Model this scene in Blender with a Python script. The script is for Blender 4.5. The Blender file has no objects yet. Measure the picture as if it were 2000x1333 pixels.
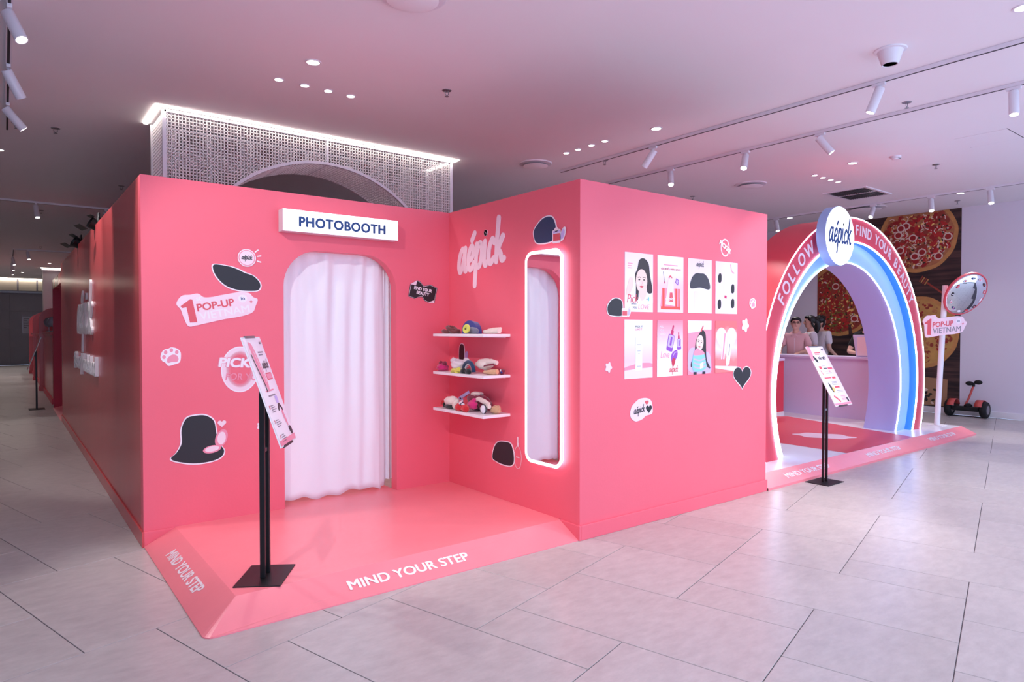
import bpy, bmesh, math, random
from mathutils import Matrix, Vector, noise
R = math.radians
PI = math.pi
scene = bpy.context.scene
COL = scene.collection
# ------------------------------------------------------------------ camera
cam_d = bpy.data.cameras.new('camera')
cam = bpy.data.objects.new('camera', cam_d)
COL.objects.link(cam)
cam.location = (0, 0, 1.4075)
cam.rotation_euler = (R(90 - 1.021), 0, R(52.385 - 90))
cam_d.sensor_width = 36
cam_d.lens = 1288.8 / 2000 * 36
cam_d.clip_start = 0.05
cam_d.clip_end = 200
scene.camera = cam
# ------------------------------------------------------------------ world, exposure
world = bpy.data.worlds.new('world')
scene.world = world
world.use_nodes = True
bg = world.node_tree.nodes['Background']
bg.inputs[0].default_value = (0.58, 0.70, 1.0, 1)
bg.inputs[1].default_value = 2.8
vs = scene.view_settings
vs.view_transform = 'Standard'
vs.look = 'None'
vs.gamma = 1
vs.use_curve_mapping = False
vs.exposure = -0.05
scene.cycles.use_denoising = True
scene.cycles.max_bounces = 8
scene.cycles.sample_clamp_indirect = 6
SPOT_W = 78        # track heads
DOWN_W = 34        # recessed downlights

# ------------------------------------------------------------------ materials
def lin(c):
    c = c / 255
    return c / 12.92 if c <= 0.04045 else ((c + 0.055) / 1.055) ** 2.4
def srgb(r, g, b):
    return (lin(r), lin(g), lin(b), 1)
MATS = {}
def mat(name, col, rough=0.5, metal=0.0, emit=0.0, noise_s=0, noise_a=0.0, bump=0.0, bump_s=200, aniso=None, spec=None, trans=0, sheen=0):
    """procedural principled material; col is an sRGB triple"""
    if name in MATS:
        return MATS[name]
    m = bpy.data.materials.new(name)
    m.use_nodes = True
    nt = m.node_tree
    b = nt.nodes['Principled BSDF']
    c = srgb(*col)
    b.inputs['Base Color'].default_value = c
    b.inputs['Roughness'].default_value = rough
    b.inputs['Metallic'].default_value = metal
    if spec is not None:
        b.inputs['Specular IOR Level'].default_value = spec
    if trans:
        b.inputs['Transmission Weight'].default_value = trans
    if sheen:
        b.inputs['Sheen Weight'].default_value = sheen
    if emit:
        b.inputs['Emission Color'].default_value = c
        b.inputs['Emission Strength'].default_value = emit
    if noise_s or bump:
        tc = nt.nodes.new('ShaderNodeTexCoord')
        mp = nt.nodes.new('ShaderNodeMapping')
        nt.links.new(tc.outputs['Object'], mp.inputs[0])
        if aniso:
            mp.inputs['Scale'].default_value = aniso
    if noise_s:
        n = nt.nodes.new('ShaderNodeTexNoise')
        n.inputs['Scale'].default_value = noise_s
        n.inputs['Detail'].default_value = 6
        nt.links.new(mp.outputs[0], n.inputs['Vector'])
        mx = nt.nodes.new('ShaderNodeMix')
        mx.data_type = 'RGBA'
        nt.links.new(n.outputs['Fac'], mx.inputs[0])
        k = noise_a
        mx.inputs[6].default_value = (c[0] * (1 - k), c[1] * (1 - k), c[2] * (1 - k), 1)
        mx.inputs[7].default_value = (min(1, c[0] * (1 + k)), min(1, c[1] * (1 + k)), min(1, c[2] * (1 + k)), 1)
        nt.links.new(mx.outputs[2], b.inputs['Base Color'])
    if bump:
        n2 = nt.nodes.new('ShaderNodeTexNoise')
        n2.inputs['Scale'].default_value = bump_s
        n2.inputs['Detail'].default_value = 3
        nt.links.new(mp.outputs[0], n2.inputs['Vector'])
        bp = nt.nodes.new('ShaderNodeBump')
        bp.inputs['Strength'].default_value = bump
        bp.inputs['Distance'].default_value = 0.01
        nt.links.new(n2.outputs['Fac'], bp.inputs['Height'])
        nt.links.new(bp.outputs[0], b.inputs['Normal'])
    MATS[name] = m
    return m
def gradmat(name, stops, axis='Y', rough=0.35, scale=1.0, noise=0.0):
    """flat print that runs through several colours along an object axis (0..1 generated)"""
    if name in MATS:
        return MATS[name]
    m = bpy.data.materials.new(name)
    m.use_nodes = True
    nt = m.node_tree
    b = nt.nodes['Principled BSDF']
    b.inputs['Roughness'].default_value = rough
    tc = nt.nodes.new('ShaderNodeTexCoord')
    sep = nt.nodes.new('ShaderNodeSeparateXYZ')
    nt.links.new(tc.outputs['Generated'], sep.inputs[0])
    rp = nt.nodes.new('ShaderNodeValToRGB')
    src = sep.outputs[axis]
    if noise:
        nz = nt.nodes.new('ShaderNodeTexNoise')
        nz.inputs['Scale'].default_value = 2.5
        nt.links.new(tc.outputs['Generated'], nz.inputs['Vector'])
        ma = nt.nodes.new('ShaderNodeMath')
        ma.operation = 'MULTIPLY_ADD'
        nt.links.new(nz.outputs['Fac'], ma.inputs[0])
        ma.inputs[1].default_value = noise
        nt.links.new(sep.outputs[axis], ma.inputs[2])
        src = ma.outputs[0]
    nt.links.new(src, rp.inputs[0])
    el = rp.color_ramp.elements
    while len(el) < len(stops):
        el.new(0.5)
    for e, (p, c) in zip(el, stops):
        e.position = p
        e.color = srgb(*c)
    nt.links.new(rp.outputs[0], b.inputs['Base Color'])
    MATS[name] = m
    return m

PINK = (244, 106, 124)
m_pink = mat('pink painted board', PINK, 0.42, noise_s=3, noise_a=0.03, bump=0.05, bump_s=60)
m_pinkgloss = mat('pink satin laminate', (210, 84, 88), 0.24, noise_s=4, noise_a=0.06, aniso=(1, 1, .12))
m_deck = mat('pink vinyl deck', (250, 138, 148), 0.30, noise_s=6, noise_a=0.05, bump=0.06, bump_s=30)
m_red = mat('coral red paint', (222, 62, 84), 0.4)
m_darkred = mat('crimson lining', (176, 22, 58), 0.5)
m_white = mat('white paint', (238, 234, 238), 0.45)
m_gloss = mat('white gloss laminate', (242, 240, 244), 0.25)
m_whitevinyl = mat('white vinyl', (250, 240, 246), 0.4)
m_blush = mat('blush vinyl', (250, 222, 232), 0.4)
m_black = mat('black print', (30, 26, 32), 0.45)
m_blackmetal = mat('black powder coated steel', (24, 24, 28), 0.42, metal=0.3, bump=0.03, bump_s=400)
m_navy = mat('navy letters', (22, 66, 128), 0.4)
m_ceil = mat('ceiling plaster', (240, 236, 240), 0.9, noise_s=1.2, noise_a=0.02)
m_wall = mat('white wall plaster', (226, 218, 230), 0.85, noise_s=1.5, noise_a=0.02)
m_steelwhite = mat('white enamelled metal', (230, 226, 234), 0.35)
m_lens = mat('lit lamp lens', (255, 246, 236), 0.4, emit=14)
m_led = mat('cool led strip', (214, 228, 255), 0.4, emit=7)
m_led_soft = mat('led mirror frame', (255, 250, 255), 0.4, emit=1.3)
m_backglow = mat('led mirror back light', (255, 244, 255), 0.4, emit=5)
m_cove = mat('warm cove led', (255, 244, 232), 0.4, emit=13)
m_sign_lit = mat('backlit acrylic', (250, 250, 255), 0.4, emit=1.25)
m_grout = mat('floor grout', (84, 78, 84), 0.9)
m_alu = mat('brushed aluminium', (150, 150, 156), 0.35, metal=0.9)
m_dark = mat('dark slot', (40, 36, 42), 0.7)
m_mirror = mat('mirror glass', (235, 238, 242), 0.02, metal=1.0)

# ------------------------------------------------------------------ mesh helpers
class MB:
    """collects shapes; build() links them as ONE mesh object"""
    def __init__(s):
        s.v = []; s.f = []; s.fm = []; s.ms = []; s.T = Matrix.Identity(4)
    def mi(s, m):
        if m not in s.ms:
            s.ms.append(m)
        return s.ms.index(m)
    def add(s, vs_, fs_, m, T=None):
        T = s.T if T is None else s.T @ T
        b = len(s.v)
        s.v += [tuple(T @ Vector(p)) for p in vs_]
        s.f += [tuple(i + b for i in f) for f in fs_]
        s.fm += [s.mi(m)] * len(fs_)
        return s
    def box(s, x0, x1, y0, y1, z0, z1, m, T=None):
        v = [(x0, y0, z0), (x1, y0, z0), (x1, y1, z0), (x0, y1, z0), (x0, y0, z1), (x1, y0, z1), (x1, y1, z1), (x0, y1, z1)]
        return s.add(v, [(0, 3, 2, 1), (4, 5, 6, 7), (0, 1, 5, 4), (1, 2, 6, 5), (2, 3, 7, 6), (3, 0, 4, 7)], m, T)
    def poly(s, pts, m, T=None):
        return s.add(pts, [tuple(range(len(pts)))], m, T)
    def prism(s, pts, z0, z1, m, ms=None, T=None):
        n = len(pts)
        ar = sum(pts[i][0] * pts[(i + 1) % n][1] - pts[(i + 1) % n][0] * pts[i][1] for i in range(n))
        if ar < 0:
            pts = pts[::-1]
        v = [(p[0], p[1], z0) for p in pts] + [(p[0], p[1], z1) for p in pts]
        s.add(v, [tuple(range(n - 1, -1, -1)), tuple(range(n, 2 * n))], m, T)
        s.add(v, [(i, (i + 1) % n, n + (i + 1) % n, n + i) for i in range(n)], ms or m, T)
        return s
    def tube(s, path, r, m, n=8, caps=True, closed=False, T=None):
        P = [Vector(p) for p in path]
        k = len(P)
        rr = r if isinstance(r, (list, tuple)) else [r] * k
        vs_ = []; fs_ = []
        prev = None
        for i, p in enumerate(P):
            if closed:
                t = P[(i + 1) % k] - P[i - 1]
            else:
                t = P[min(i + 1, k - 1)] - P[max(i - 1, 0)]
            t.normalize()
            if prev is None:
                a = Vector((0, 0, 1)) if abs(t.z) < .9 else Vector((1, 0, 0))
                u = t.cross(a).normalized()
            else:
                u = (prev - t * prev.dot(t)).normalized()
            prev = u
            w = t.cross(u)
            for j in range(n):
                an = 2 * PI * j / n
                vs_.append(p + (u * math.cos(an) + w * math.sin(an)) * rr[i])
        for i in range(k if closed else k - 1):
            for j in range(n):
                a = i * n + j; b = i * n + (j + 1) % n
                c = ((i + 1) % k) * n + (j + 1) % n; d = ((i + 1) % k) * n + j
                fs_.append((a, b, c, d))
        if caps and not closed:
            fs_.append(tuple(range(n - 1, -1, -1)))
            fs_.append(tuple(range((k - 1) * n, k * n)))
        return s.add(vs_, fs_, m, T)
    def lathe(s, prof, m, n=24, T=None):
        """prof: (radius, z) from bottom to top, around local z"""
        vs_ = []; fs_ = []
        for r, z in prof:
            for j in range(n):
                an = 2 * PI * j / n
                vs_.append((r * math.cos(an), r * math.sin(an), z))
        k = len(prof)
        for i in range(k - 1):
            for j in range(n):
                fs_.append((i * n + j, i * n + (j + 1) % n, (i + 1) * n + (j + 1) % n, (i + 1) * n + j))
        if prof[0][0] > 1e-6:
            fs_.append(tuple(range(n - 1, -1, -1)))
        if prof[-1][0] > 1e-6:
            fs_.append(tuple(range((k - 1) * n, k * n)))
        return s.add(vs_, fs_, m, T)
    def ball(s, c, r, m, nu=16, nv=10, amp=0, freq=8, seed=0, T=None):
        vs_ = []; fs_ = []
        rx, ry, rz = r if isinstance(r, (list, tuple)) else (r, r, r)
        for i in range(nv + 1):
            th = PI * i / nv
            for j in range(nu):
                ph = 2 * PI * j / nu
                d = Vector((math.sin(th) * math.cos(ph), math.sin(th) * math.sin(ph), math.cos(th)))
                k = 1 + (amp * noise.noise(d * freq * .4 + Vector((seed * 3.1, seed, 0))) * 2 if amp else 0)
                vs_.append((c[0] + d.x * rx * k, c[1] + d.y * ry * k, c[2] + d.z * rz * k))
        for i in range(nv):
            for j in range(nu):
                fs_.append((i * nu + j, (i + 1) * nu + j, (i + 1) * nu + (j + 1) % nu, i * nu + (j + 1) % nu))
        return s.add(vs_, fs_, m, T)
    # ---- flat print on the local xy plane
    def fpoly(s, pts, m, w=0):
        n = len(pts)
        ar = sum(pts[i][0] * pts[(i + 1) % n][1] - pts[(i + 1) % n][0] * pts[i][1] for i in range(n))
        if ar < 0:
            pts = pts[::-1]
        return s.add([(p[0], p[1], w) for p in pts], [tuple(range(n))], m)
    def frect(s, x0, x1, y0, y1, m, w=0):
        return s.fpoly([(x0, y0), (x1, y0), (x1, y1), (x0, y1)], m, w)
    def fell(s, cx, cy, rx, ry, m, w=0, rot=0, n=28):
        c, d = math.cos(rot), math.sin(rot)
        return s.fpoly([(cx + rx * math.cos(2 * PI * i / n) * c - ry * math.sin(2 * PI * i / n) * d,
                         cy + rx * math.cos(2 * PI * i / n) * d + ry * math.sin(2 * PI * i / n) * c) for i in range(n)], m, w)
    def fring(s, cx, cy, rx, ry, t, m, w=0, n=32, a0=0, a1=2 * PI):
        vs_ = []; fs_ = []
        for i in range(n + 1):
            a = a0 + (a1 - a0) * i / n
            vs_ += [(cx + rx * math.cos(a), cy + ry * math.sin(a), w), (cx + (rx - t) * math.cos(a), cy + (ry - t) * math.sin(a), w)]
        for i in range(n):
            fs_.append((2 * i, 2 * i + 2, 2 * i + 3, 2 * i + 1))
        return s.add(vs_, fs_, m)
    def stroke(s, pts, wd, m, w=0, sm=6, depth=0):
        """ribbon with round ends; with depth it becomes a raised bar"""
        P = [Vector((p[0], p[1])) for p in (crv(pts, sm) if len(pts) > 2 and sm else pts)]
        L = []; Rr = []
        for i, p in enumerate(P):
            t = (P[min(i + 1, len(P) - 1)] - P[max(i - 1, 0)])
            t = t.normalized() if t.length > 1e-9 else Vector((1, 0))
            nn = Vector((-t.y, t.x)) * wd / 2
            L.append(p + nn); Rr.append(p - nn)
        t1 = (P[-1] - P[-2]).normalized(); t0 = (P[0] - P[1]).normalized()
        def cap(c, t):
            a = math.atan2(t.y, t.x)
            return [c + Vector((math.cos(a + q), math.sin(a + q))) * wd / 2 for q in (R(54), R(18), R(-18), R(-54))]
        out = [tuple(p) for p in L] + [tuple(p) for p in cap(P[-1], t1)] + [tuple(p) for p in Rr[::-1]] + [tuple(p) for p in cap(P[0], t0)]
        if depth:
            n = len(L)
            for i in range(n - 1):
                q = [L[i], L[i + 1], Rr[i + 1], Rr[i]]
                s.prism([tuple(p) for p in q], w, w + depth + i * 3e-5, m)
            for c in (P[0], P[-1]):
                s.prism([(c.x + wd / 2 * math.cos(2 * PI * k / 12), c.y + wd / 2 * math.sin(2 * PI * k / 12)) for k in range(12)], w, w + depth - 6e-5, m)
            return s
        n = len(L)
        vs_ = [(p.x, p.y, w + i * 2e-5) for i, p in enumerate(L)] + [(p.x, p.y, w + i * 2e-5) for i, p in enumerate(Rr)]
        s.add(vs_, [(i + 1, i, n + i, n + i + 1) for i in range(n - 1)], m)
        for c in (P[0], P[-1]):
            s.fell(c.x, c.y, wd / 2, wd / 2, m, w - 6e-5, n=12)
        return s
    def text(s, body, x, y, size, m, w=0, align='CENTER', bold=0.0, sx=1.0, shear=0, rot=0, depth=0, sp=1.0):
        vs_, fs_ = glyphs(body, align, bold, depth / size if depth else 0, shear, sp)
        c, d = math.cos(rot), math.sin(rot)
        v = []
        for p in vs_:
            a, b = p[0] * size * sx, p[1] * size
            v.append((x + a * c - b * d, y + a * d + b * c, w + p[2] * size + p[3] * 8e-5))
        return s.add(v, fs_, m)
    def build(s, name, parent=None, loc=(0, 0, 0), rot=(0, 0, 0), smooth=None, bevel=0, seg=2):
        me = bpy.data.meshes.new(name)
        me.from_pydata(s.v, [], s.f)
        for m in s.ms:
            me.materials.append(m)
        me.polygons.foreach_set('material_index', s.fm)
        if smooth:
            me.shade_smooth()
            me.set_sharp_from_angle(angle=R(smooth))
        me.update()
        o = bpy.data.objects.new(name, me)
        COL.objects.link(o)
        o.location = loc
        o.rotation_euler = rot
        if parent:
            o.parent = parent
        if bevel:
            b = o.modifiers.new('bevel', 'BEVEL')
            b.width = bevel; b.segments = seg; b.limit_method = 'ANGLE'
        return o

def crv(pts, n=6, closed=False):
    """Catmull-Rom through 2-D points"""
    k = len(pts); out = []
    g = (lambda i: pts[i % k]) if closed else (lambda i: pts[max(0, min(k - 1, i))])
    for i in range(k if closed else k - 1):
        p0, p1, p2, p3 = g(i - 1), g(i), g(i + 1), g(i + 2)
        for j in range(n):
            t = j / n
            out.append(tuple(.5 * (2 * b + (c - a) * t + (2 * a - 5 * b + 4 * c - d) * t * t + (3 * b - a - 3 * c + d) * t ** 3)
                             for a, b, c, d in zip(p0, p1, p2, p3)))
    if not closed:
        out.append(tuple(pts[-1]))
    return out
def rrect(x0, x1, y0, y1, r, n=6):
    out = []
    for cx, cy, a in ((x1 - r, y1 - r, 0), (x0 + r, y1 - r, 90), (x0 + r, y0 + r, 180), (x1 - r, y0 + r, 270)):
        for i in range(n + 1):
            q = R(a + 90 * i / n)
            out.append((cx + r * math.cos(q), cy + r * math.sin(q)))
    return out
def heart(cx, cy, w, h, n=40):
    out = []
    for i in range(n):
        t = 2 * PI * i / n
        out.append((cx + w / 32 * 16 * math.sin(t) ** 3, cy + h / 30 * (13 * math.cos(t) - 5 * math.cos(2 * t) - 2 * math.cos(3 * t) - math.cos(4 * t) + 2.5)))
    return out
GL = {}
def glyphs(body, align, bold, depth, shear, sp=1.0):
    k = (body, align, bold, round(depth, 4), shear, sp)
    if k not in GL:
        cu = bpy.data.curves.new('lettering', 'FONT')
        cu.body = body; cu.size = 1; cu.align_x = align; cu.align_y = 'CENTER'
        cu.extrude = depth / 2; cu.shear = shear; cu.resolution_u = 4
        cu.space_character = sp
        o = bpy.data.objects.new('lettering', cu)
        COL.objects.link(o)
        dg = bpy.context.evaluated_depsgraph_get()
        me = bpy.data.meshes.new_from_object(o.evaluated_get(dg))
        v0 = [(v.co.x, v.co.y, v.co.z + depth / 2) for v in me.vertices]
        f0 = [tuple(p.vertices) for p in me.polygons]
        V_, F_ = [], []
        for dx, dy in (((0, 0),) if bold <= 0 else ((0, 0), (bold, 0), (-bold, 0), (0, bold * .8), (0, -bold * .8), (bold * .7, bold * .6), (-bold * .7, -bold * .6), (bold * .7, -bold * .6), (-bold * .7, bold * .6))):
            b_ = len(V_)
            V_ += [(p[0] + dx, p[1] + dy, p[2], b_ // max(1, len(v0))) for p in v0]
            F_ += [tuple(i + b_ for i in f) for f in f0]
        GL[k] = (V_, F_)
        bpy.data.objects.remove(o); bpy.data.curves.remove(cu); bpy.data.meshes.remove(me)
    return GL[k]
# hand-drawn brush wordmark: strokes in units of the x-height
_WM = []
def _wm(dx, pts): _WM.append([(dx + x, y) for x, y in pts])
_wm(0.0, [(.60, .86), (.38, 1.0), (.14, .70), (.08, .25), (.22, .02), (.44, .30), (.60, .80)])
_wm(0.0, [(.64, 1.0), (.58, .35), (.66, .02), (.80, .10)])
_wm(.86, [(.12, .42), (.40, .50), (.50, .82), (.34, 1.0), (.12, .72), (.08, .25), (.22, .02), (.42, .06), (.54, .24)])
_wm(.86, [(.36, 1.26), (.58, 1.52)])
_wm(1.48, [(.16, 1.0), (.12, .2), (.06, -.74)])
_wm(1.48, [(.14, .55), (.36, .98), (.56, .92), (.60, .45), (.42, .04), (.14, .12)])
_wm(2.22, [(.12, 1.0), (.09, .25), (.18, .01), (.30, .10)])
_wm(2.22, [(.16, 1.36), (.17, 1.37)])
_wm(2.60, [(.52, .84), (.36, 1.0), (.12, .68), (.08, .25), (.24, .02), (.50, .18)])
_wm(3.22, [(.20, 1.78), (.12, .9), (.08, .02)])
_wm(3.22, [(.56, .98), (.16, .46)])
_wm(3.22, [(.20, .50), (.40, .30), (.52, .02), (.68, .06)])
WM_W = 3.95
def wordmark(mb, x, y, width, m, w=.0005, bold=.21, rot=0, depth=0, hs=1.0):
    """x,y = centre; width in metres"""
    k = width / (WM_W + .3)
    c, d = math.cos(rot), math.sin(rot)
    for i, st in enumerate(_WM):
        P = []
        for a, b in st:
            u = (a - WM_W / 2 + (b - .5) * .16) * k; v = (b - .5) * k * hs
            P.append((x + u * c - v * d, y + u * d + v * c))
        mb.stroke(P, bold * k, m, w + i * 1.2e-4, 6, depth)

# ------------------------------------------------------------------ things
LABELS = set()
def tag(o, label, cat, group=None, kind=None):
    o['label'] = label
    o['category'] = cat
    if group: o['group'] = group
    if kind: o['kind'] = kind
    return o
def thing(name, label, cat, loc=(0, 0, 0), rot=(0, 0, 0), group=None):
    o = bpy.data.objects.new(name, None)
    o.empty_display_size = .1
    COL.objects.link(o)
    o.location = loc
    o.rotation_euler = rot
    return tag(o, label, cat, group)
def struct(o):
    o['kind'] = 'structure'
    return o
def copy_tree(o, parent=None):
    c = o.copy()
    COL.objects.link(c)
    c.parent = parent
    for ch in list(o.children):
        copy_tree(ch, c)
    return c
FACE_NY = (R(90), 0, 0)            # print facing -y (front walls)
FACE_NX = (R(90), 0, R(-90))       # print facing -x (return walls)
def lamp(name, parent, loc, aim, watts, col, size, blend=.5, radius=.03):
    l = bpy.data.lights.new(name, 'SPOT')
    l.energy = watts; l.color = col; l.spot_size = R(size); l.spot_blend = blend; l.shadow_soft_size = radius
    o = bpy.data.objects.new(name, l)
    COL.objects.link(o)
    o.parent = parent
    o.location = loc
    o.rotation_euler = Vector(aim).to_track_quat('-Z', 'Y').to_euler()
    return o
def textbox(mb, body, x0, x1, y0, y1, m, w=0, bold=.0, shear=0, rot=0, depth=0, sp=1.0):
    """lettering scaled to fill a rectangle (before rotation about its centre)"""
    vs_, fs_ = glyphs(body, 'LEFT', bold, depth and 1e-3, shear, sp)
    xs = [p[0] for p in vs_]; ys = [p[1] for p in vs_]
    ax, bx = min(xs), max(xs); ay, by = min(ys), max(ys)
    kx, ky = (x1 - x0) / (bx - ax), (y1 - y0) / (by - ay)
    cx, cy = (x0 + x1) / 2, (y0 + y1) / 2
    c, d = math.cos(rot), math.sin(rot)
    out = []
    for p in vs_:
        a = (p[0] - ax) * kx + x0 - cx; b = (p[1] - ay) * ky + y0 - cy
        out.append((cx + a * c - b * d, cy + a * d + b * c, w + p[3] * 8e-5 + (depth if depth and p[2] > .5e-3 else 0)))
    mb.add(out, fs_, m)

# ================================================================== FLOOR
def tile_material():
    m = bpy.data.materials.new('beige stoneware tile')
    m.use_nodes = True
    nt = m.node_tree
    b = nt.nodes['Principled BSDF']
    tc = nt.nodes.new('ShaderNodeTexCoord')
    oi = nt.nodes.new('ShaderNodeObjectInfo')
    ge = nt.nodes.new('ShaderNodeNewGeometry')
    mp = nt.nodes.new('ShaderNodeMapping')
    mp.inputs['Rotation'].default_value = (0, 0, R(15.3))
    mp.inputs['Scale'].default_value = (1, 2.2, 1)
    nt.links.new(ge.outputs['Position'], mp.inputs[0])
    n1 = nt.nodes.new('ShaderNodeTexNoise')
    n1.noise_dimensions = '4D'
    n1.inputs['Scale'].default_value = 9
    n1.inputs['Detail'].default_value = 8
    n1.inputs['Roughness'].default_value = .68
    nt.links.new(mp.outputs[0], n1.inputs['Vector'])
    mu = nt.nodes.new('ShaderNodeMath'); mu.operation = 'MULTIPLY'; mu.inputs[1].default_value = 40
    nt.links.new(oi.outputs['Random'], mu.inputs[0])
    nt.links.new(mu.outputs[0], n1.inputs['W'])
    rp = nt.nodes.new('ShaderNodeValToRGB')
    e = rp.color_ramp.elements
    e[0].position = .25; e[0].color = srgb(178, 171, 169)
    e[1].position = .72; e[1].color = srgb(204, 197, 194)
    nt.links.new(n1.outputs['Fac'], rp.inputs[0])
    hs = nt.nodes.new('ShaderNodeHueSaturation')
    mr = nt.nodes.new('ShaderNodeMapRange')
    mr.inputs['To Min'].default_value = .95; mr.inputs['To Max'].default_value = 1.04
    nt.links.new(oi.outputs['Random'], mr.inputs['Value'])
    nt.links.new(mr.outputs[0], hs.inputs['Value'])
    nt.links.new(rp.outputs[0], hs.inputs['Color'])
    nt.links.new(hs.outputs[0], b.inputs['Base Color'])
    r2 = nt.nodes.new('ShaderNodeMapRange')
    r2.inputs['To Min'].default_value = .27; r2.inputs['To Max'].default_value = .31
    nt.links.new(n1.outputs['Fac'], r2.inputs['Value'])
    nt.links.new(r2.outputs[0], b.inputs['Roughness'])
    bp = nt.nodes.new('ShaderNodeBump')
    bp.inputs['Strength'].default_value = .03; bp.inputs['Distance'].default_value = .004
    nt.links.new(n1.outputs['Fac'], bp.inputs['Height'])
    nt.links.new(bp.outputs[0], b.inputs['Normal'])
    return m
m_tile = tile_material()
X0, X1, Y0, Y1, ZC = -2.6, 12.45, -2.0, 32.4, 3.4
floor = struct(MB().box(X0, X1, Y0, Y1, -.12, -.003, m_grout).build('floor'))
ANG = R(15.3)
EX, EY = Vector((math.cos(ANG), math.sin(ANG))), Vector((-math.sin(ANG), math.cos(ANG)))
def tile_mesh(w, h):
    mb = MB(); g = .0021; c = .0012
    mb.prism([(g, g), (w - g, g), (w - g, h - g), (g, h - g)], -.01, -.0012, m_tile)
    mb.add([(g, g, -.0012), (w - g, g, -.0012), (w - g, h - g, -.0012), (g, h - g, -.0012),
            (g + c, g + c, 0), (w - g - c, g + c, 0), (w - g - c, h - g - c, 0), (g + c, h - g - c, 0)],
           [(0, 1, 5, 4), (1, 2, 6, 5), (2, 3, 7, 6), (3, 0, 4, 7), (4, 5, 6, 7)], m_tile)
    return mb
TH = .605
TILES = {'tall': (.6, 2 * TH), 'square': (.6, TH), 'narrow': (.3, TH)}
TME = {}
for k, (w_, h_) in TILES.items():
    o = tile_mesh(w_, h_).build('tile')
    TME[k] = o.data
    bpy.data.objects.remove(o)
cells = []
for k in range(-12, 60):
    tk = .17 + TH * k
    Sk = 4.448 - .9 * k
    for m_ in range(-40, 60):
        s0 = Sk + 2.1 * m_
        cells.append(('tall', s0, tk - TH)); cells.append(('narrow', s0 - .3, tk)); cells.append(('square', s0 + .6, tk))
fwd = Vector((.61, .792)); rgt = Vector((.792, -.61))
near = []; rest = []
for kind, s0, t0 in cells:
    w_, h_ = TILES[kind]
    c = EX * (s0 + w_ / 2) + EY * (t0 + h_ / 2)
    if not (X0 + .3 < c.x < X1 - .3 and Y0 + .3 < c.y < Y1 - .3):
        continue
    d = c.dot(fwd); a = c.dot(rgt)
    under = (.9 < c.x < 5.1 and c.y > 5.2 and c.y < 12) or (.95 < c.x < 3.1 and 3.5 < c.y < 5.3) or (3.2 < c.x < 5.1 and 3.4 < c.y < 5.3) or (5.2 < c.x < 10.0 and 3.6 < c.y < 6.5)
    if d > 1.2 and abs(a) < d * .776 + .7 and not under:
        near.append((d, kind, s0, t0))
    else:
        rest.append((kind, s0, t0))
near.sort()
for d, kind, s0, t0 in near[:300]:
    o = bpy.data.objects.new('tile', TME[kind])
    COL.objects.link(o)
    p = EX * s0 + EY * t0
    o.location = (p.x, p.y, 0); o.rotation_euler = (0, 0, ANG); o.parent = floor
mb = MB()
for kind, s0, t0 in [q[1:] for q in near[300:]] + rest:
    w_, h_ = TILES[kind]
    p = EX * s0 + EY * t0
    mb.T = Matrix.Translation((p.x, p.y, 0)) @ Matrix.Rotation(ANG, 4, 'Z')
    tb = tile_mesh(w_, h_)
    mb.add(tb.v, tb.f, m_tile)
o = mb.build('tile_field', floor); o['kind'] = 'stuff'

# ================================================================== CEILING AND WALLS
struct(MB().box(X0, X1 + .2, Y0, Y1 + .2, ZC, ZC + .15, m_ceil).build('ceiling'))
struct(MB().box(X1, X1 + .2, Y0, Y1, 0, ZC, m_wall).build('wall_right'))
struct(MB().box(X1 - .015, X1, Y0, 4.05, 0, .1, m_white).box(X1 - .015, X1, 4.05, 12, 0, .1, m_white).build('baseboard_right', bevel=.003))
# far back wall of stone slabs under a lit slatted band
m_stone = mat('grey stone slab', (150, 146, 158), 0.6, noise_s=2, noise_a=0.08)
m_slat = mat('pale timber panel', (206, 196, 180), 0.6, noise_s=2, noise_a=0.1, aniso=(1, 1, .05))
struct(MB().box(X0 - .2, X0, Y0, Y1, 0, ZC, m_stone).build('added_wall_left'))  # unseen wall added to keep world light off the left side
wb = struct(MB().box(X0, X1, Y1, Y1 + .2, 0, ZC, m_stone).build('wall_back'))
for i in range(5):
    for j in range(4):
        x = -1.4 + i * .8; z = .02 + j * .7
        MB().box(x + .004, x + .796, Y1 - .02, Y1, z + .004, z + .696, m_stone).build('stone_panel', wb, bevel=.004)
mb = MB()
for i in range(6):
    x = -1.4 + i * .62
    MB().box(x + .03, x + .59, Y1 - .06, Y1, 2.92, ZC, m_slat).build('timber_panel', wb, bevel=.01)
MB().box(-1.4, 2.3, Y1 - .14, Y1 - .10, ZC - .03, ZC - .004, m_cove).build('led_cove', wb)
struct(MB().box(-1.5, 2.6, Y1 - .1, Y1 - .02, 2.83, 2.9, m_alu).build('trim_1'))

# ================================================================== PHOTO BOOTH
XA, XB, XC, YA, YC, YD, HB = .7016, 3.021, 5.237, 4.801, 3.184, 12.19, 2.4
RX = Matrix.Rotation(R(90), 4, 'X')
booth = thing('photo_booth', 'tall pink walled photobooth enclosure with a curtained doorway', 'photo booth', (XA, YA, 0))
def bpart(mb, name, **k):
    o = mb.build(name, booth, **k)
    o.location = (-XA, -YA, 0)
    return o
r = .27; zt = 1.993; xl, xr = 1.61, 2.518
pts = [(XA, 0), (xl, 0)]
pts += [(xl + r - r * math.cos(R(90 * i / 10)), zt - r + r * math.sin(R(90 * i / 10))) for i in range(11)]
pts += [(xr - r + r * math.sin(R(90 * i / 10)), zt - r + r * math.cos(R(90 * i / 10))) for i in range(11)]
pts += [(xr, 0), (XB, 0), (XB, HB), (XA, HB)]
mb = MB(); mb.prism(pts, -YA - .092, -YA, m_pink, T=RX)
bpart(mb, 'front_panel', smooth=35)
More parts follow.
